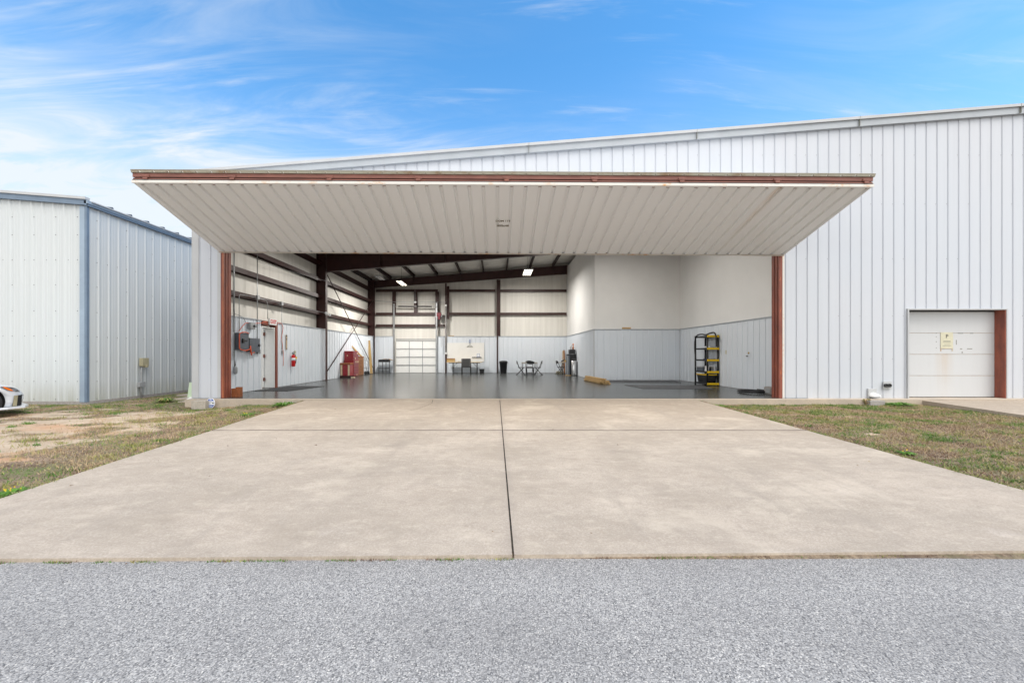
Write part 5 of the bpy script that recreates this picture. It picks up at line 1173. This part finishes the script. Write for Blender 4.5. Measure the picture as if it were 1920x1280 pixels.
# bins
t_ = empty('waste_bin', (X(903, 25.9), 25.9, 0), 'small black waste bin right of the folding table', 'bin')
xa, xb = X(898.8, 25.8), X(908, 25.8)
b = MB(); b.add([(xa + .03, 25.75, 0), (xb - .03, 25.75, 0), (xb - .03, 25.98, 0), (xa + .03, 25.98, 0), (xa, 25.72, .27), (xb, 25.72, .27), (xb, 26.01, .27), (xa, 26.01, .27), (xa + .02, 25.74, .27), (xb - .02, 25.74, .27), (xb - .02, 25.99, .27), (xa + .02, 25.99, .27), (xa + .04, 25.76, .02), (xb - .04, 25.76, .02), (xb - .04, 25.97, .02), (xa + .04, 25.97, .02)],
                [(0, 1, 5, 4), (1, 2, 6, 5), (2, 3, 7, 6), (3, 0, 4, 7), (0, 3, 2, 1), (4, 5, 9, 8), (5, 6, 10, 9), (6, 7, 11, 10), (7, 4, 8, 11), (8, 9, 13, 12), (9, 10, 14, 13), (10, 11, 15, 14), (11, 8, 12, 15), (12, 13, 14, 15)]); b.build('tub', M['black'], t_)
b = MB(); b.bbox(xa - .01, xb + .01, 25.71, 25.74, .25, .285, .005); b.build('rim', M['black'], t_)
cx = X(944, 25.7)
t_ = empty('trash_can', (cx, 25.8, 0), 'tall round black trash can at the back wall between maroon column and card table', 'trash can')
b = MB(); b.lathe([(0.20, 0.0), (0.205, 0.02), (0.25, 0.68), (0.27, 0.69), (0.27, 0.73)], (cx, 25.8, 0), 28); b.build('tub', M['black'], t_)
b = MB(); b.lathe([(0.275, 0.731), (0.27, 0.765), (0.2, 0.80), (0.08, 0.815)], (cx, 25.8, 0), 28); b.build('lid', M['black'], t_)
for sx in (-1, 1):
    b = MB(); b.tube([(cx + sx * .26, 25.7, .66), (cx + sx * .30, 25.75, .63), (cx + sx * .30, 25.85, .63), (cx + sx * .26, 25.9, .66)], .012); b.build('handle', M['black'], t_)
# card table with folding chairs
tx, ty = X(993, 23.6), 23.75
t_ = empty('card_table', (tx, ty, 0), 'square card table with pale top amid four black folding chairs', 'table')
b = MB(); b.bbox(tx - .45, tx + .45, ty - .45, ty + .45, .715, .745, .008); b.build('tabletop', M['cmu_tan'], t_)
b = MB(); b.box(tx - .43, tx + .43, ty - .435, ty - .42, .68, .714); b.box(tx - .43, tx + .43, ty + .42, ty + .435, .68, .714); b.build('apron_rail', M['lt_grey_box'], t_)
for sx in (-1, 1):
    for sy in (-1, 1):
        b = MB(); b.tube([(tx + sx * .41, ty + sy * .41, .7), (tx + sx * .42, ty + sy * .42, 0)], .013); b.build('leg', M['black_metal'], t_)
box_thing('cardboard_tray', 'small tan tray lying on the pale card table', 'tray', (tx - .06, tx + .2, ty - .2, ty + .1, .746, .80), M['cardboard'], 0.01)
def make_folding_chair():
    c = empty('folding_chair', (0, 0, 0), 'x', 'chair', 'black folding chairs around the card table')
    # faces +Y
    for sx in (-1, 1):
        b = MB(); b.tube([(sx * .22, .22, 0), (sx * .215, -.14, .50), (sx * .20, -.24, .80)], .016); b.build('front_leg', M['black_metal'], c)
        b = MB(); b.tube([(sx * .19, -.26, 0), (sx * .19, .16, .44)], .015); b.build('rear_leg', M['black_metal'], c)
        for (y, z) in ((.22, .0), (-.26, 0)):
            b = MB(); b.lathe([(.022, 0), (.02, .04)], (sx * (.22 if y > 0 else .19), y, z), 8); b.build('foot', M['black'], c)
    b = MB(); b.tube([(-.215, .19, .045), (.215, .19, .045)], .011); b.tube([(-.19, -.20, .06), (.19, -.20, .06)], .011); b.tube([(-.19, -.17, .11), (.19, -.17, .11)], .011); b.build('stretcher', M['black_metal'], c)
    b = MB(); b.bbox(-.20, .20, -.17, .23, .425, .46, .015); b.build('seat', M['black'], c)
    b = MB()
    n = 12; v = []; f = []
    for i in range(n + 1):
        a = -1 + 2 * i / n; x = .215 * a; yb = -.225 - .035 * (1 - a * a); h = .105 * math.sqrt(max(0.12, 1 - a * a * .85))
        v += [(x, yb, .735 - h * .8), (x, yb - .02, .735 + h), (x, yb + .018, .735 + h), (x, yb + .018, .735 - h * .8)]
    for i in range(n):
        q = 4 * i
        for k in range(4): f.append((q + k, q + (k + 1) % 4, q + 4 + (k + 1) % 4, q + 4 + k))
    f += [(0, 1, 2, 3), (4 * n, 4 * n + 1, 4 * n + 2, 4 * n + 3)]
    b.add(v, f); b.build('backrest', M['black'], c)
    return c
proto = make_folding_chair()
for i, (dx, dy, rz, lab) in enumerate(((0, -.62, 0, 'black folding chair on the near side of the card table, back to the viewer'),
                                       (-.50, .0, -90, 'black folding chair on the left side of the card table, seen from the side'),
                                       (.50, .0, 90, 'black folding chair on the right side of the card table, seen from the side'),
                                       (.05, .66, 180, 'black folding chair on the far side of the card table, mostly hidden'))):
    o = proto if i == 0 else copy_tree(proto)
    o.location = (tx + dx, ty + dy, 0); o.rotation_euler = (0, 0, R(rz)); o['label'] = lab
# corner cluster: leaning chair, round table, boards
o = copy_tree(proto); o.location = (X(1051, 24.5), 24.5, 0); o.rotation_euler = (0, 0, R(-80)); o['label'] = 'black folding chair beside the round table in the back right corner'; del o['group']
t_ = empty('round_table', (4.15, 24.6, 0), 'round grey table with a skirted leg in the back right corner', 'table')
b = MB(); b.lathe([(0.36, .70), (.38, .715), (.38, .735), (.36, .745)], (4.15, 24.6, 0), 28); b.build('tabletop', M['cmu_tan'], t_)
for a in (0.4, 1.97, 3.54, 5.11):
    b = MB(); b.tube([(4.15 + .2 * math.cos(a), 24.6 + .2 * math.sin(a), .7), (4.15 + .33 * math.cos(a), 24.6 + .33 * math.sin(a), 0)], .03); b.build('leg', M['cmu'], t_)
t_ = empty('basket', (4.2, 24.5, .745), 'small tan basket with a black bag on the round table', 'basket')
b = MB(); b.lathe([(.07, .746), (.11, .80), (.10, .87), (.09, .88)], (4.17, 24.45, 0), 16); b.build('bowl', M['wood'], t_)
b = MB(); b.tube([(3.88, 24.4, .78), (4.0, 24.42, .85), (4.14, 24.45, .91)], [.03, .045, .035], 10); o = b.build('black_bag', M['black']); tag(o, 'limp black bag lying across the round table', 'bag')
box_thing('storage_box', 'low olive box on the floor under the corner folding chair', 'box', (X(1043.5, 25), X(1053, 25), 24.9, 25.2, 0, .16), M['beige_box'])
b = MB(); b.bar((X(1058, 25.8), 25.7, 0), (X(1060, 25.8), 26.3, 1.5), .09, .03, (0, 1, 0)); o = b.build('leaning_board', M['wood_dk']); tag(o, 'dark narrow board leaning behind the round table', 'board')
b = MB(); b.bar((X(1055, 25.8), 25.8, 0), (X(1058, 25.8), 26.33, 1.45), .05, .025, (0, 1, 0)); o = b.build('leaning_board', M['wood']); tag(o, 'pale thin stick leaning behind the round table', 'board')
# water cooler, trash cans, coffee maker
t_ = empty('black_cabinet', (4.2, 23.3, 0), 'tall narrow black cabinet against the grey partition', 'cabinet')
b = MB(); b.bbox(4.08, 4.52, 23.1, 23.5, 0.02, 1.20, .02); b.build('carcass', M['black_metal'], t_)
b = MB(); b.bbox(4.06, 4.54, 23.06, 23.52, 1.201, 1.24, .01); b.build('cabinet_top', M['black'], t_)
b = MB(); b.lathe([(.03, 0), (.035, -.02)], (4.14, 23.1, 1.12), 12, 'Y'); b.build('knob', M['cream'], t_)
t_ = empty('coffee_maker', (4.3, 23.25, 1.24), 'black coffee maker standing on the tall black cabinet', 'coffee maker')
b = MB(); b.bbox(4.14, 4.50, 23.12, 23.45, 1.245, 1.50, .03); b.build('body', M['black'], t_)
b = MB(); b.bbox(4.18, 4.46, 23.105, 23.12, 1.27, 1.40, .005); b.build('front_panel', M['black_metal'], t_)
b = MB(); b.lathe([(.05, 1.502), (.055, 1.70), (.055, 1.74)], (4.25, 23.25, 0), 16); o = b.build('paper_cup_stack', M['white']); tag(o, 'white stack of cups on top of the coffee maker', 'cup')
t_ = empty('copper_bottle', (4.38, 23.25, 1.5), 'orange copper coloured bottle on top of the coffee maker', 'bottle')
b = MB(); b.lathe([(.055, 1.502), (.06, 1.60), (.03, 1.68), (.03, 1.74)], (4.39, 23.25, 0), 16); b.build('bottle_body', M['copper'], t_)
b = MB(); b.lathe([(.035, 1.741), (.045, 1.78), (.04, 1.85)], (4.39, 23.25, 0), 16); b.build('cap', M['copper'], t_)
t_ = empty('steel_bin', (4.4, 22.85, 0), 'tall round stainless steel bin in front of the black cabinet', 'bin')
b = MB(); b.lathe([(.175, .03), (.18, .05), (.18, .84), (.17, .86)], (4.36, 22.85, 0), 28); b.build('body', M['stainless'], t_)
b = MB(); b.lathe([(.172, .862), (.18, .89), (.13, .95), (.05, .97)], (4.36, 22.85, 0), 28); b.build('lid', M['black'], t_)
b = MB(); b.lathe([(.185, 0), (.185, .03)], (4.36, 22.85, 0), 28); b.build('base', M['black'], t_)
t_ = empty('water_cooler', (4.05, 23.0, 0), 'slim steel and black water cooler left of the round steel bin', 'water cooler')
b = MB(); b.bbox(3.95, 4.14, 22.85, 23.05, .05, 1.17, .01); b.build('body', M['grey_box'], t_)
b = MB(); b.bbox(3.99, 4.03, 22.835, 22.849, .06, 1.15, .004); b.build('steel_strip', M['stainless'], t_)
b = MB(); b.bbox(3.93, 4.16, 22.83, 23.07, 1.171, 1.21, .01); b.build('cap', M['black'], t_)
box_thing('wood_scrap', 'small pale wood board under the slim water cooler', 'board', (3.92, 4.17, 22.8, 23.1, 0.0, .045), M['wood'], .004)

# lumber stack: each board its own thing? boards lie loose -> individuals
brd = []
lay = [(-.17, .03), (-.07, .03), (.06, .03), (.16, .03), (-.20, .075), (-.12, .075), (.02, .075), (.13, .075), (-.16, .12), (-.08, .12), (.09, .12), (-.14, .165), (-.05, .165), (.03, .12), (.15, .12), (-.12, .21), (-.03, .21)]
b = MB(); b.bbox(-.045, .045, -1.2, 1.2, -.019, .019, .004); b0 = b.build('lumber_board', M['wood'])
for i, (dx, z) in enumerate(lay):
    o = b0 if i == 0 else b0.copy()
    if i: COL.objects.link(o)
    yy_ = 17.62 + random.uniform(-.08, .08); o.location = (4.36 + dx, yy_, z - .008); o.rotation_euler = (0, 0, R(3.3 + random.uniform(-.8, .8)))
    tag(o, 'pale two-metre board in the loose lumber stack at the grey partition corner', 'board', 'lumber boards stacked by the partition corner')
# shelf unit
sx0, sx1, sy0, sy1 = 8.13, 8.58, 15.5, 16.5
t_ = empty('shelf_unit', (8.35, 16, 0), 'black plastic shelf unit with yellow shelf ends at the right wall', 'shelf')
zs_ = [1.90, 1.42, .97, .51, .05]
for z in zs_:
    b = MB(); b.bbox(sx0, sx1, sy0 + .02, sy1, z - .008, z + .055, .006); s_ = b.build('shelf', M['black'], t_)
    b = MB(); b.bbox(sx0 - .005, sx1 + .01, sy0 - .01, sy0 + .019, z - .014, z + .066, .006); b.build('yellow_edge', M['yellow'], s_)
for x in (sx0 + .02, sx1 - .02):
    for y in (sy0 + .035, sy1 - .02):
        b = MB(); b.lathe([(.034, 0), (.032, 1.98)], (x, y, 0), 12); b.build('post', M['black'], t_)
b = MB(); pts = [(8.08, 16.3, 1.0), (8.09, 16.4, 1.35), (8.10, 16.42, 1.75), (8.12, 16.3, 1.98), (8.2, 16.1, 2.03), (8.25, 15.85, 2.0), (8.3, 15.6, 2.05), (8.34, 15.42, 2.06), (8.38, 15.36, 1.95), (8.40, 15.36, 1.7), (8.40, 15.36, 1.52)]
P2 = []
for i in range(len(pts) - 1):
    p0 = Vector(pts[max(i - 1, 0)]); p1 = Vector(pts[i]); p2 = Vector(pts[i + 1]); p3 = Vector(pts[min(i + 2, len(pts) - 1)])
    for k in range(5):
        u = k / 5; P2.append(0.5 * ((2 * p1) + (-p0 + p2) * u + (2 * p0 - 5 * p1 + 4 * p2 - p3) * u * u + (-p0 + 3 * p1 - 3 * p2 + p3) * u ** 3))
P2.append(Vector(pts[-1])); b.tube(P2, .027, 10); o = b.build('vacuum_hose', M['black']); tag(o, 'black vacuum hose draped over the top of the shelf unit', 'hose')
t_ = empty('storage_tote', (8.35, 16, .1), 'black storage tote with yellow lid on the bottom shelf', 'tote')
b = MB(); b.add([(8.18, 15.66, .105), (8.52, 15.66, .105), (8.52, 16.3, .105), (8.18, 16.3, .105), (8.15, 15.6, .40), (8.56, 15.6, .40), (8.56, 16.36, .40), (8.15, 16.36, .40)], [(0, 1, 5, 4), (1, 2, 6, 5), (2, 3, 7, 6), (3, 0, 4, 7), (0, 3, 2, 1), (4, 5, 6, 7)]); b.build('tub', M['black'], t_)
b = MB(); b.bbox(8.13, 8.57, 15.57, 16.38, .401, .44, .012); b.build('lid', M['yellow'], t_)
t_ = empty('step_stool', (8.35, 15.8, .56), 'light grey plastic step stool on the second lowest shelf', 'stool')
b = MB(); b.bbox(8.22, 8.48, 15.6, 15.85, .74, .765, .01); b.build('stool_top', M['white'], t_)
for x in (8.21, 8.49):
    b = MB(); b.add([(x - .02, 15.6, .561), (x + .02, 15.6, .561), (x + .02, 15.84, .561), (x - .02, 15.84, .561), (x - .02 + (8.35 - x) * .2, 15.61, .739), (x + .02 + (8.35 - x) * .2, 15.61, .739), (x + .02 + (8.35 - x) * .2, 15.83, .739), (x - .02 + (8.35 - x) * .2, 15.83, .739)], [(0, 3, 2, 1), (4, 5, 6, 7), (0, 1, 5, 4), (1, 2, 6, 5), (2, 3, 7, 6), (3, 0, 4, 7)]); b.build('stool_leg', M['white'], t_)
box_thing('tool_case', 'flat black tool case lying behind the step stool on the shelf', 'case', (8.17, 8.5, 15.95, 16.42, .561, .70), M['grey_box'])
box_thing('plastic_tray', 'flat grey tray on top of the tool case in the shelf', 'tray', (8.15, 8.54, 15.92, 16.46, .701, .74), M['lt_grey_box'])
b = MB()
for k in range(7): 
    a = k * .9; b.tube([(8.25 + .06 * math.cos(a), 15.7 + k * .05, 1.47 + .01 * k), (8.33, 15.72 + k * .04, 1.53), (8.36 + .05 * math.sin(a), 15.78 + k * .02, 1.475)], .02, 6)
o = b.build('plastic_wrap', M['sign_white']); tag(o, 'crumpled white plastic bag on the second shelf from the top', 'bag')
box_thing('blue_cloth', 'dark blue folded cloth on the middle shelf', 'cloth', (8.2, 8.5, 15.62, 15.95, 1.021, 1.05), plain('navy_cloth', (.02, .035, .10), .9), .01)
# floor hose and grey box near the right jamb
cx, cy = X(1420, 12.6), 12.75
pts = []
for k in range(64):
    a = k * 2 * math.pi / 30; r_ = .36 + .03 * math.sin(k * .7); pts.append((cx - .05 + 1.05 * r_ * math.cos(a), cy + .38 * math.sin(a) * 1.1, .03 + .055 * (k / 64)))
b = MB(); b.tube(pts, .024, 8); o = b.build('floor_hose', M['black']); tag(o, 'black hose coiled on the floor inside the right jamb', 'hose')
t_ = empty('grey_case', (8.2, 11.9, 0), 'grey rounded case standing beside the hose behind the right jamb', 'case')
xg = X(1446, 12.15); b = MB(); b.bbox(xg - .07, xg + .12, 12.05, 12.4, 0.0, .24, .05); b.build('shell', M['cmu'], t_)
b = MB(); b.bbox(xg - .078, xg - .071, 12.1, 12.3, .05, .18, .003); b.build('front_panel', M['lt_grey_box'], t_)
# right wall switch and lock
def Rw(px, py, xo=.05): xw = RWX - xo; Y = xw * F / (px - 933); return Vector((xw, Y, Z(py, Y)))
q = Rw(1361.5, 660); b = MB(); b.bbox(q.x - .01, q.x + .005, q.y - .04, q.y + .04, q.z - .07, q.z + .07, .003); o = b.build('wall_plate', M['sign_cream']); tag(o, 'cream light switch on the wainscot right of the shelf unit', 'switch')
t_ = empty('door_lock', Rw(1404, 664)[:], 'round brass deadbolt with a small lever below on the right wainscot', 'lock')
q = Rw(1405, 661.7); b = MB(); b.lathe([(.035, 0), (.035, -.015), (.02, -.02)], (q.x - .02, q.y, q.z), 16, 'X'); b.build('deadbolt', M['brass'], t_)
q = Rw(1403, 667.5); b = MB(); b.lathe([(.02, 0), (.02, -.04)], (q.x - .02, q.y, q.z), 12, 'X'); b.bbox(q.x - .07, q.x - .05, q.y - .08, q.y + .03, q.z - .012, q.z + .012, .004); b.build('lever', M['black_metal'], t_)

# ------------------------------------------------------------------ grass and weeds
rng = np.random.default_rng(3)
def blades(name, pts, h, w, mats, probs, lean=0.5, kind='stuff', flat=1.0):
    n = len(pts); P = np.array(pts, dtype=float)
    a = rng.uniform(0, 2 * np.pi, n); hh_ = h * rng.uniform(.45, 1.25, n); ww = w * rng.uniform(.6, 1.4, n)
    la = rng.uniform(0, 2 * np.pi, n); lr = hh_ * lean * rng.uniform(.2, 1.6, n)
    dx, dy = np.cos(a) * ww / 2, np.sin(a) * ww / 2
    V = np.zeros((n, 3, 3)); V[:, 0] = P; V[:, 1] = P; V[:, 2] = P
    V[:, 0, 0] -= dx; V[:, 0, 1] -= dy; V[:, 1, 0] += dx; V[:, 1, 1] += dy
    V[:, 2, 0] += np.cos(la) * lr; V[:, 2, 1] += np.sin(la) * lr; V[:, 2, 2] += hh_ * flat; V[:, :2, 2] -= 0.004
    me = bpy.data.meshes.new(name); me.from_pydata(V.reshape(-1, 3).tolist(), [], np.arange(n * 3).reshape(-1, 3).tolist())
    for m_ in mats: me.materials.append(m_)
    me.polygons.foreach_set('material_index', probs.astype(np.int32)); me.update()
    o = bpy.data.objects.new(name, me); COL.objects.link(o)
    if kind: o['kind'] = kind
    return o
def r2v(q): return (q * 7.3) % 1.0 < 0.42
def field(n, x0, x1, y0, y1, ok):
    out = []; mi = []
    xs_ = rng.uniform(x0, x1, n); ys_ = rng.uniform(y0, y1, n); rr_ = rng.uniform(0, 1, n); r2 = rng.uniform(0, 1, n)
    for x, y, r_, q in zip(xs_, ys_, rr_, r2):
        if not ok(x, y): continue
        bv = bare(x, y)
        if bv > 0.30 and r_ < min(0.97, (bv - 0.30) * 3.2): continue
        g_ = 0.5 + 1.25 * mnoise.fractal(Vector((x * 1.1, y * 1.6, 8.0)), 1.0, 2.0, 3)
        gfine = 0.5 + 0.5 * mnoise.noise(Vector((x * 5, y * 5, 2)))
        near_wall = sstep(9.0, 10.9, y) * 0.30
        edge_ = 0.18 * (1 - sstep(0.1, 0.6, min(abs(x - exl(y)), abs(x - exr(y)))))
        pg = g_ * 0.7 + gfine * 0.42 + near_wall + edge_ + 0.03
        if pg > 0.80: m_ = 0 if q < .75 else 1
        elif pg > 0.62: m_ = 1 if q < .45 else (0 if q < .62 else 2)
        elif pg > 0.40: m_ = 2 if q < .62 else (1 if q < .78 else 3)
        else: m_ = 3 if q < .45 else 2
        if min(abs(x - exl(y)), abs(x - exr(y))) < 0.55 and gfine > 0.45 and r2v(q): m_ = 3
        out.append((x, y, ground_z(x, y))); mi.append(m_)
    return out, np.array(mi)
okL = lambda x, y: (x < exl(y) - 0.02) and not (x < -11.4 and y > 11.15) and not (x > -8.6 and y > 10.85)
okR = lambda x, y: x > exr(y) + 0.02 and x < PX0 + (11.5 - y) * 0.045 - 0.02 and y < 10.86
GM = [M['g_green'], M['g_olive'], M['g_dry'], M['g_red']]
pl_, ml = field(105000, -14.5, -5.0, 3.0, 15.5, okL); blades('grass', pl_, .030, .010, GM, ml, 1.3)
pr_, mr = field(95000, 5.4, 12.2, 3.0, 10.9, okR); blades('grass', pr_, .030, .010, GM, mr, 1.3)
# sparse taller tufts
tp = []; tm = []
for (n_t, x0, x1, ok) in ((420, -13.5, -5.1, okL), (420, 5.5, 12, okR)):
    for k in range(n_t):
        x, y = rng.uniform(x0, x1), rng.uniform(3.3, 11.0)
        if not ok(x, y) or (bare(x, y) > 0.55 and rng.uniform() < .75): continue
        mm = rng.choice([0, 0, 1, 1, 2]); s_ = rng.uniform(.04, .13)
        for q in range(int(rng.integers(18, 60))):
            tp.append((x + rng.normal(0, s_), y + rng.normal(0, s_ * .8), ground_z(x, y))); tm.append(mm)
blades('grass', tp, .055, .011, GM, np.array(tm), .9)
tp = []; tm = []
for (n_t, x0, x1, y0, y1, ok) in ((150, -8.2, -5.2, 5.2, 9.4, okL), (110, 5.6, 11.5, 4.6, 9.6, okR), (60, -12, -5.3, 3.6, 10.9, okL)):
    for k in range(n_t):
        x, y = rng.uniform(x0, x1), rng.uniform(y0, y1)
        if not ok(x, y): continue
        mm = rng.choice([2, 2, 2, 1]); s_ = rng.uniform(.05, .12)
        for q in range(int(rng.integers(14, 36))):
            tp.append((x + rng.normal(0, s_), y + rng.normal(0, s_), ground_z(x, y))); tm.append(mm)
blades('grass', tp, .075, .006, GM, np.array(tm), .5)
# edge growth between apron and road
ep = []; em = []
for k in range(60):
    x = rng.choice([rng.uniform(-4.5, 4.5)]); w = rng.uniform(.02, .12); m_ = rng.choice([3, 3, 1, 0, 3])
    for q in range(int(w * 420)):
        xx_ = x + rng.uniform(-w, w); ep.append((xx_, fy(xx_) - 0.008 - abs(rng.normal(0, .010)), -.298)); em.append(m_)
blades('edge_weeds', ep, .014, .009, GM, np.array(em), .8)
ep = []; em = []
for k in range(230):
    y = rng.uniform(3.2, 10.7); left_ = rng.uniform() < .5; w = rng.uniform(.03, .14); m_ = rng.choice([0, 1, 2, 3, 0])
    for q in range(int(w * 260)):
        yy_ = y + rng.uniform(-w, w); off = abs(rng.normal(0, .03)) - .015
        ep.append(((exl(yy_) - .02 + off) if left_ else (exr(yy_) + .02 - off), yy_, apron_z(yy_) - .02)); em.append(m_)
blades('edge_weeds', ep, .040, .010, GM, np.array(em), .8)
# leaf litter/pebbles on the apron
lp = []
for k in range(26):
    y = rng.uniform(3.1, 10); x = rng.uniform(-4.8, 5.2); lp.append((x, y, apron_z(y) + .006))
blades('leaf_litter', lp, .006, .035, [M['g_red'], M['g_dry']], rng.integers(0, 2, len(lp)), 3.0)
def weed(name, x, y, rad, h, n, label, cat, mats, flowers=0, fm=None, group=None):
    t_ = empty(name, (x, y, ground_z(x, y)), label, cat, group)
    b = MB()
    for k in range(n):
        a = rng.uniform(0, 2 * math.pi); r0 = rad * .25 * rng.uniform(0, 1); L0 = rad * rng.uniform(.5, 1.1); hh_ = h * rng.uniform(.4, 1.0); w = .012 + .012 * rng.uniform()
        bx, by = x + r0 * math.cos(a), y + r0 * math.sin(a); gz = ground_z(x, y) - .003
        d = Vector((math.cos(a), math.sin(a), 0)); s_ = Vector((-d.y, d.x, 0)) * w
        p0 = Vector((bx, by, gz)); p1 = p0 + d * L0 * .5 + Vector((0, 0, hh_ * .9)); p2 = p0 + d * L0 + Vector((0, 0, hh_ * .55))
        b.mi = int(rng.integers(0, len(mats))); b.add([p0 - s_ * .4, p0 + s_ * .4, p1 + s_, p1 - s_], [(0, 1, 2, 3)]); b.add([p1 - s_, p1 + s_, p2], [(0, 1, 2)])
    b.build('foliage', mats, t_, fix=False)
    if flowers:
        b = MB()
        for k in range(flowers):
            a = rng.uniform(0, 2 * math.pi); r_ = rad * rng.uniform(.1, .9); c0 = Vector((x + r_ * math.cos(a), y + r_ * math.sin(a) * .6, ground_z(x, y) + h * rng.uniform(.7, 1.5)))
            for j in range(5):
                an = j * 2 * math.pi / 5; b.add([c0, c0 + Vector((  .010 * math.cos(an), -.006,   .010 * math.sin(an))), c0 + Vector((  .010 * math.cos(an + .9), -.006,   .010 * math.sin(an + .9)))], [(0, 1, 2)])
        b.build('flower', fm, t_, fix=False)
        b = MB(); 
    return t_
GG = [M['g_bright'], M['g_green']]
weed('weed_clump', -5.62, 10.55, .34, .13, 150, 'bright green weed with tiny white flowers where the apron meets the slab on the left', 'weed', GG, 9, M['flower'])
weed('weed_clump', X(1680, 10.75), 10.8, .42, .10, 190, 'bright green weed clump beside the grey block under the vent', 'weed', GG)
weed('weed_clump', X(1345, 10.6), 10.55, .25, .06, 90, 'green weed in the right corner between apron and slab', 'weed', GG)
weed('weed_clump', X(310, 11.6), 11.6, .30, .16, 110, 'wiry olive weed between the two metal buildings', 'weed', [M['g_olive'], M['g_green']])
weed('weed_clump', X(18, 4.3), 4.33, .14, .04, 90, 'low weed with yellow flowers at the left edge of the apron', 'weed', GG, 9, M['flower_y'])
weed('weed_clump', X(880 * 0 + 520, 8.9) - 0.9, 9.3, .2, .05, 70, 'low weed with yellow flowers in the grass left of the apron', 'weed', GG, 5, M['flower_y'])
weed('weed_clump', X(1627, 10.8), 10.83, .10, .20, 40, 'tall yellowish grass tuft left of the grey block', 'weed', [M['g_olive'], M['g_dry']])
weed('weed_clump', 5.98, 5.85, .12, .05, 60, 'low weed with a yellow flower near the right edge of the apron', 'weed', GG, 3, M['flower_y'])
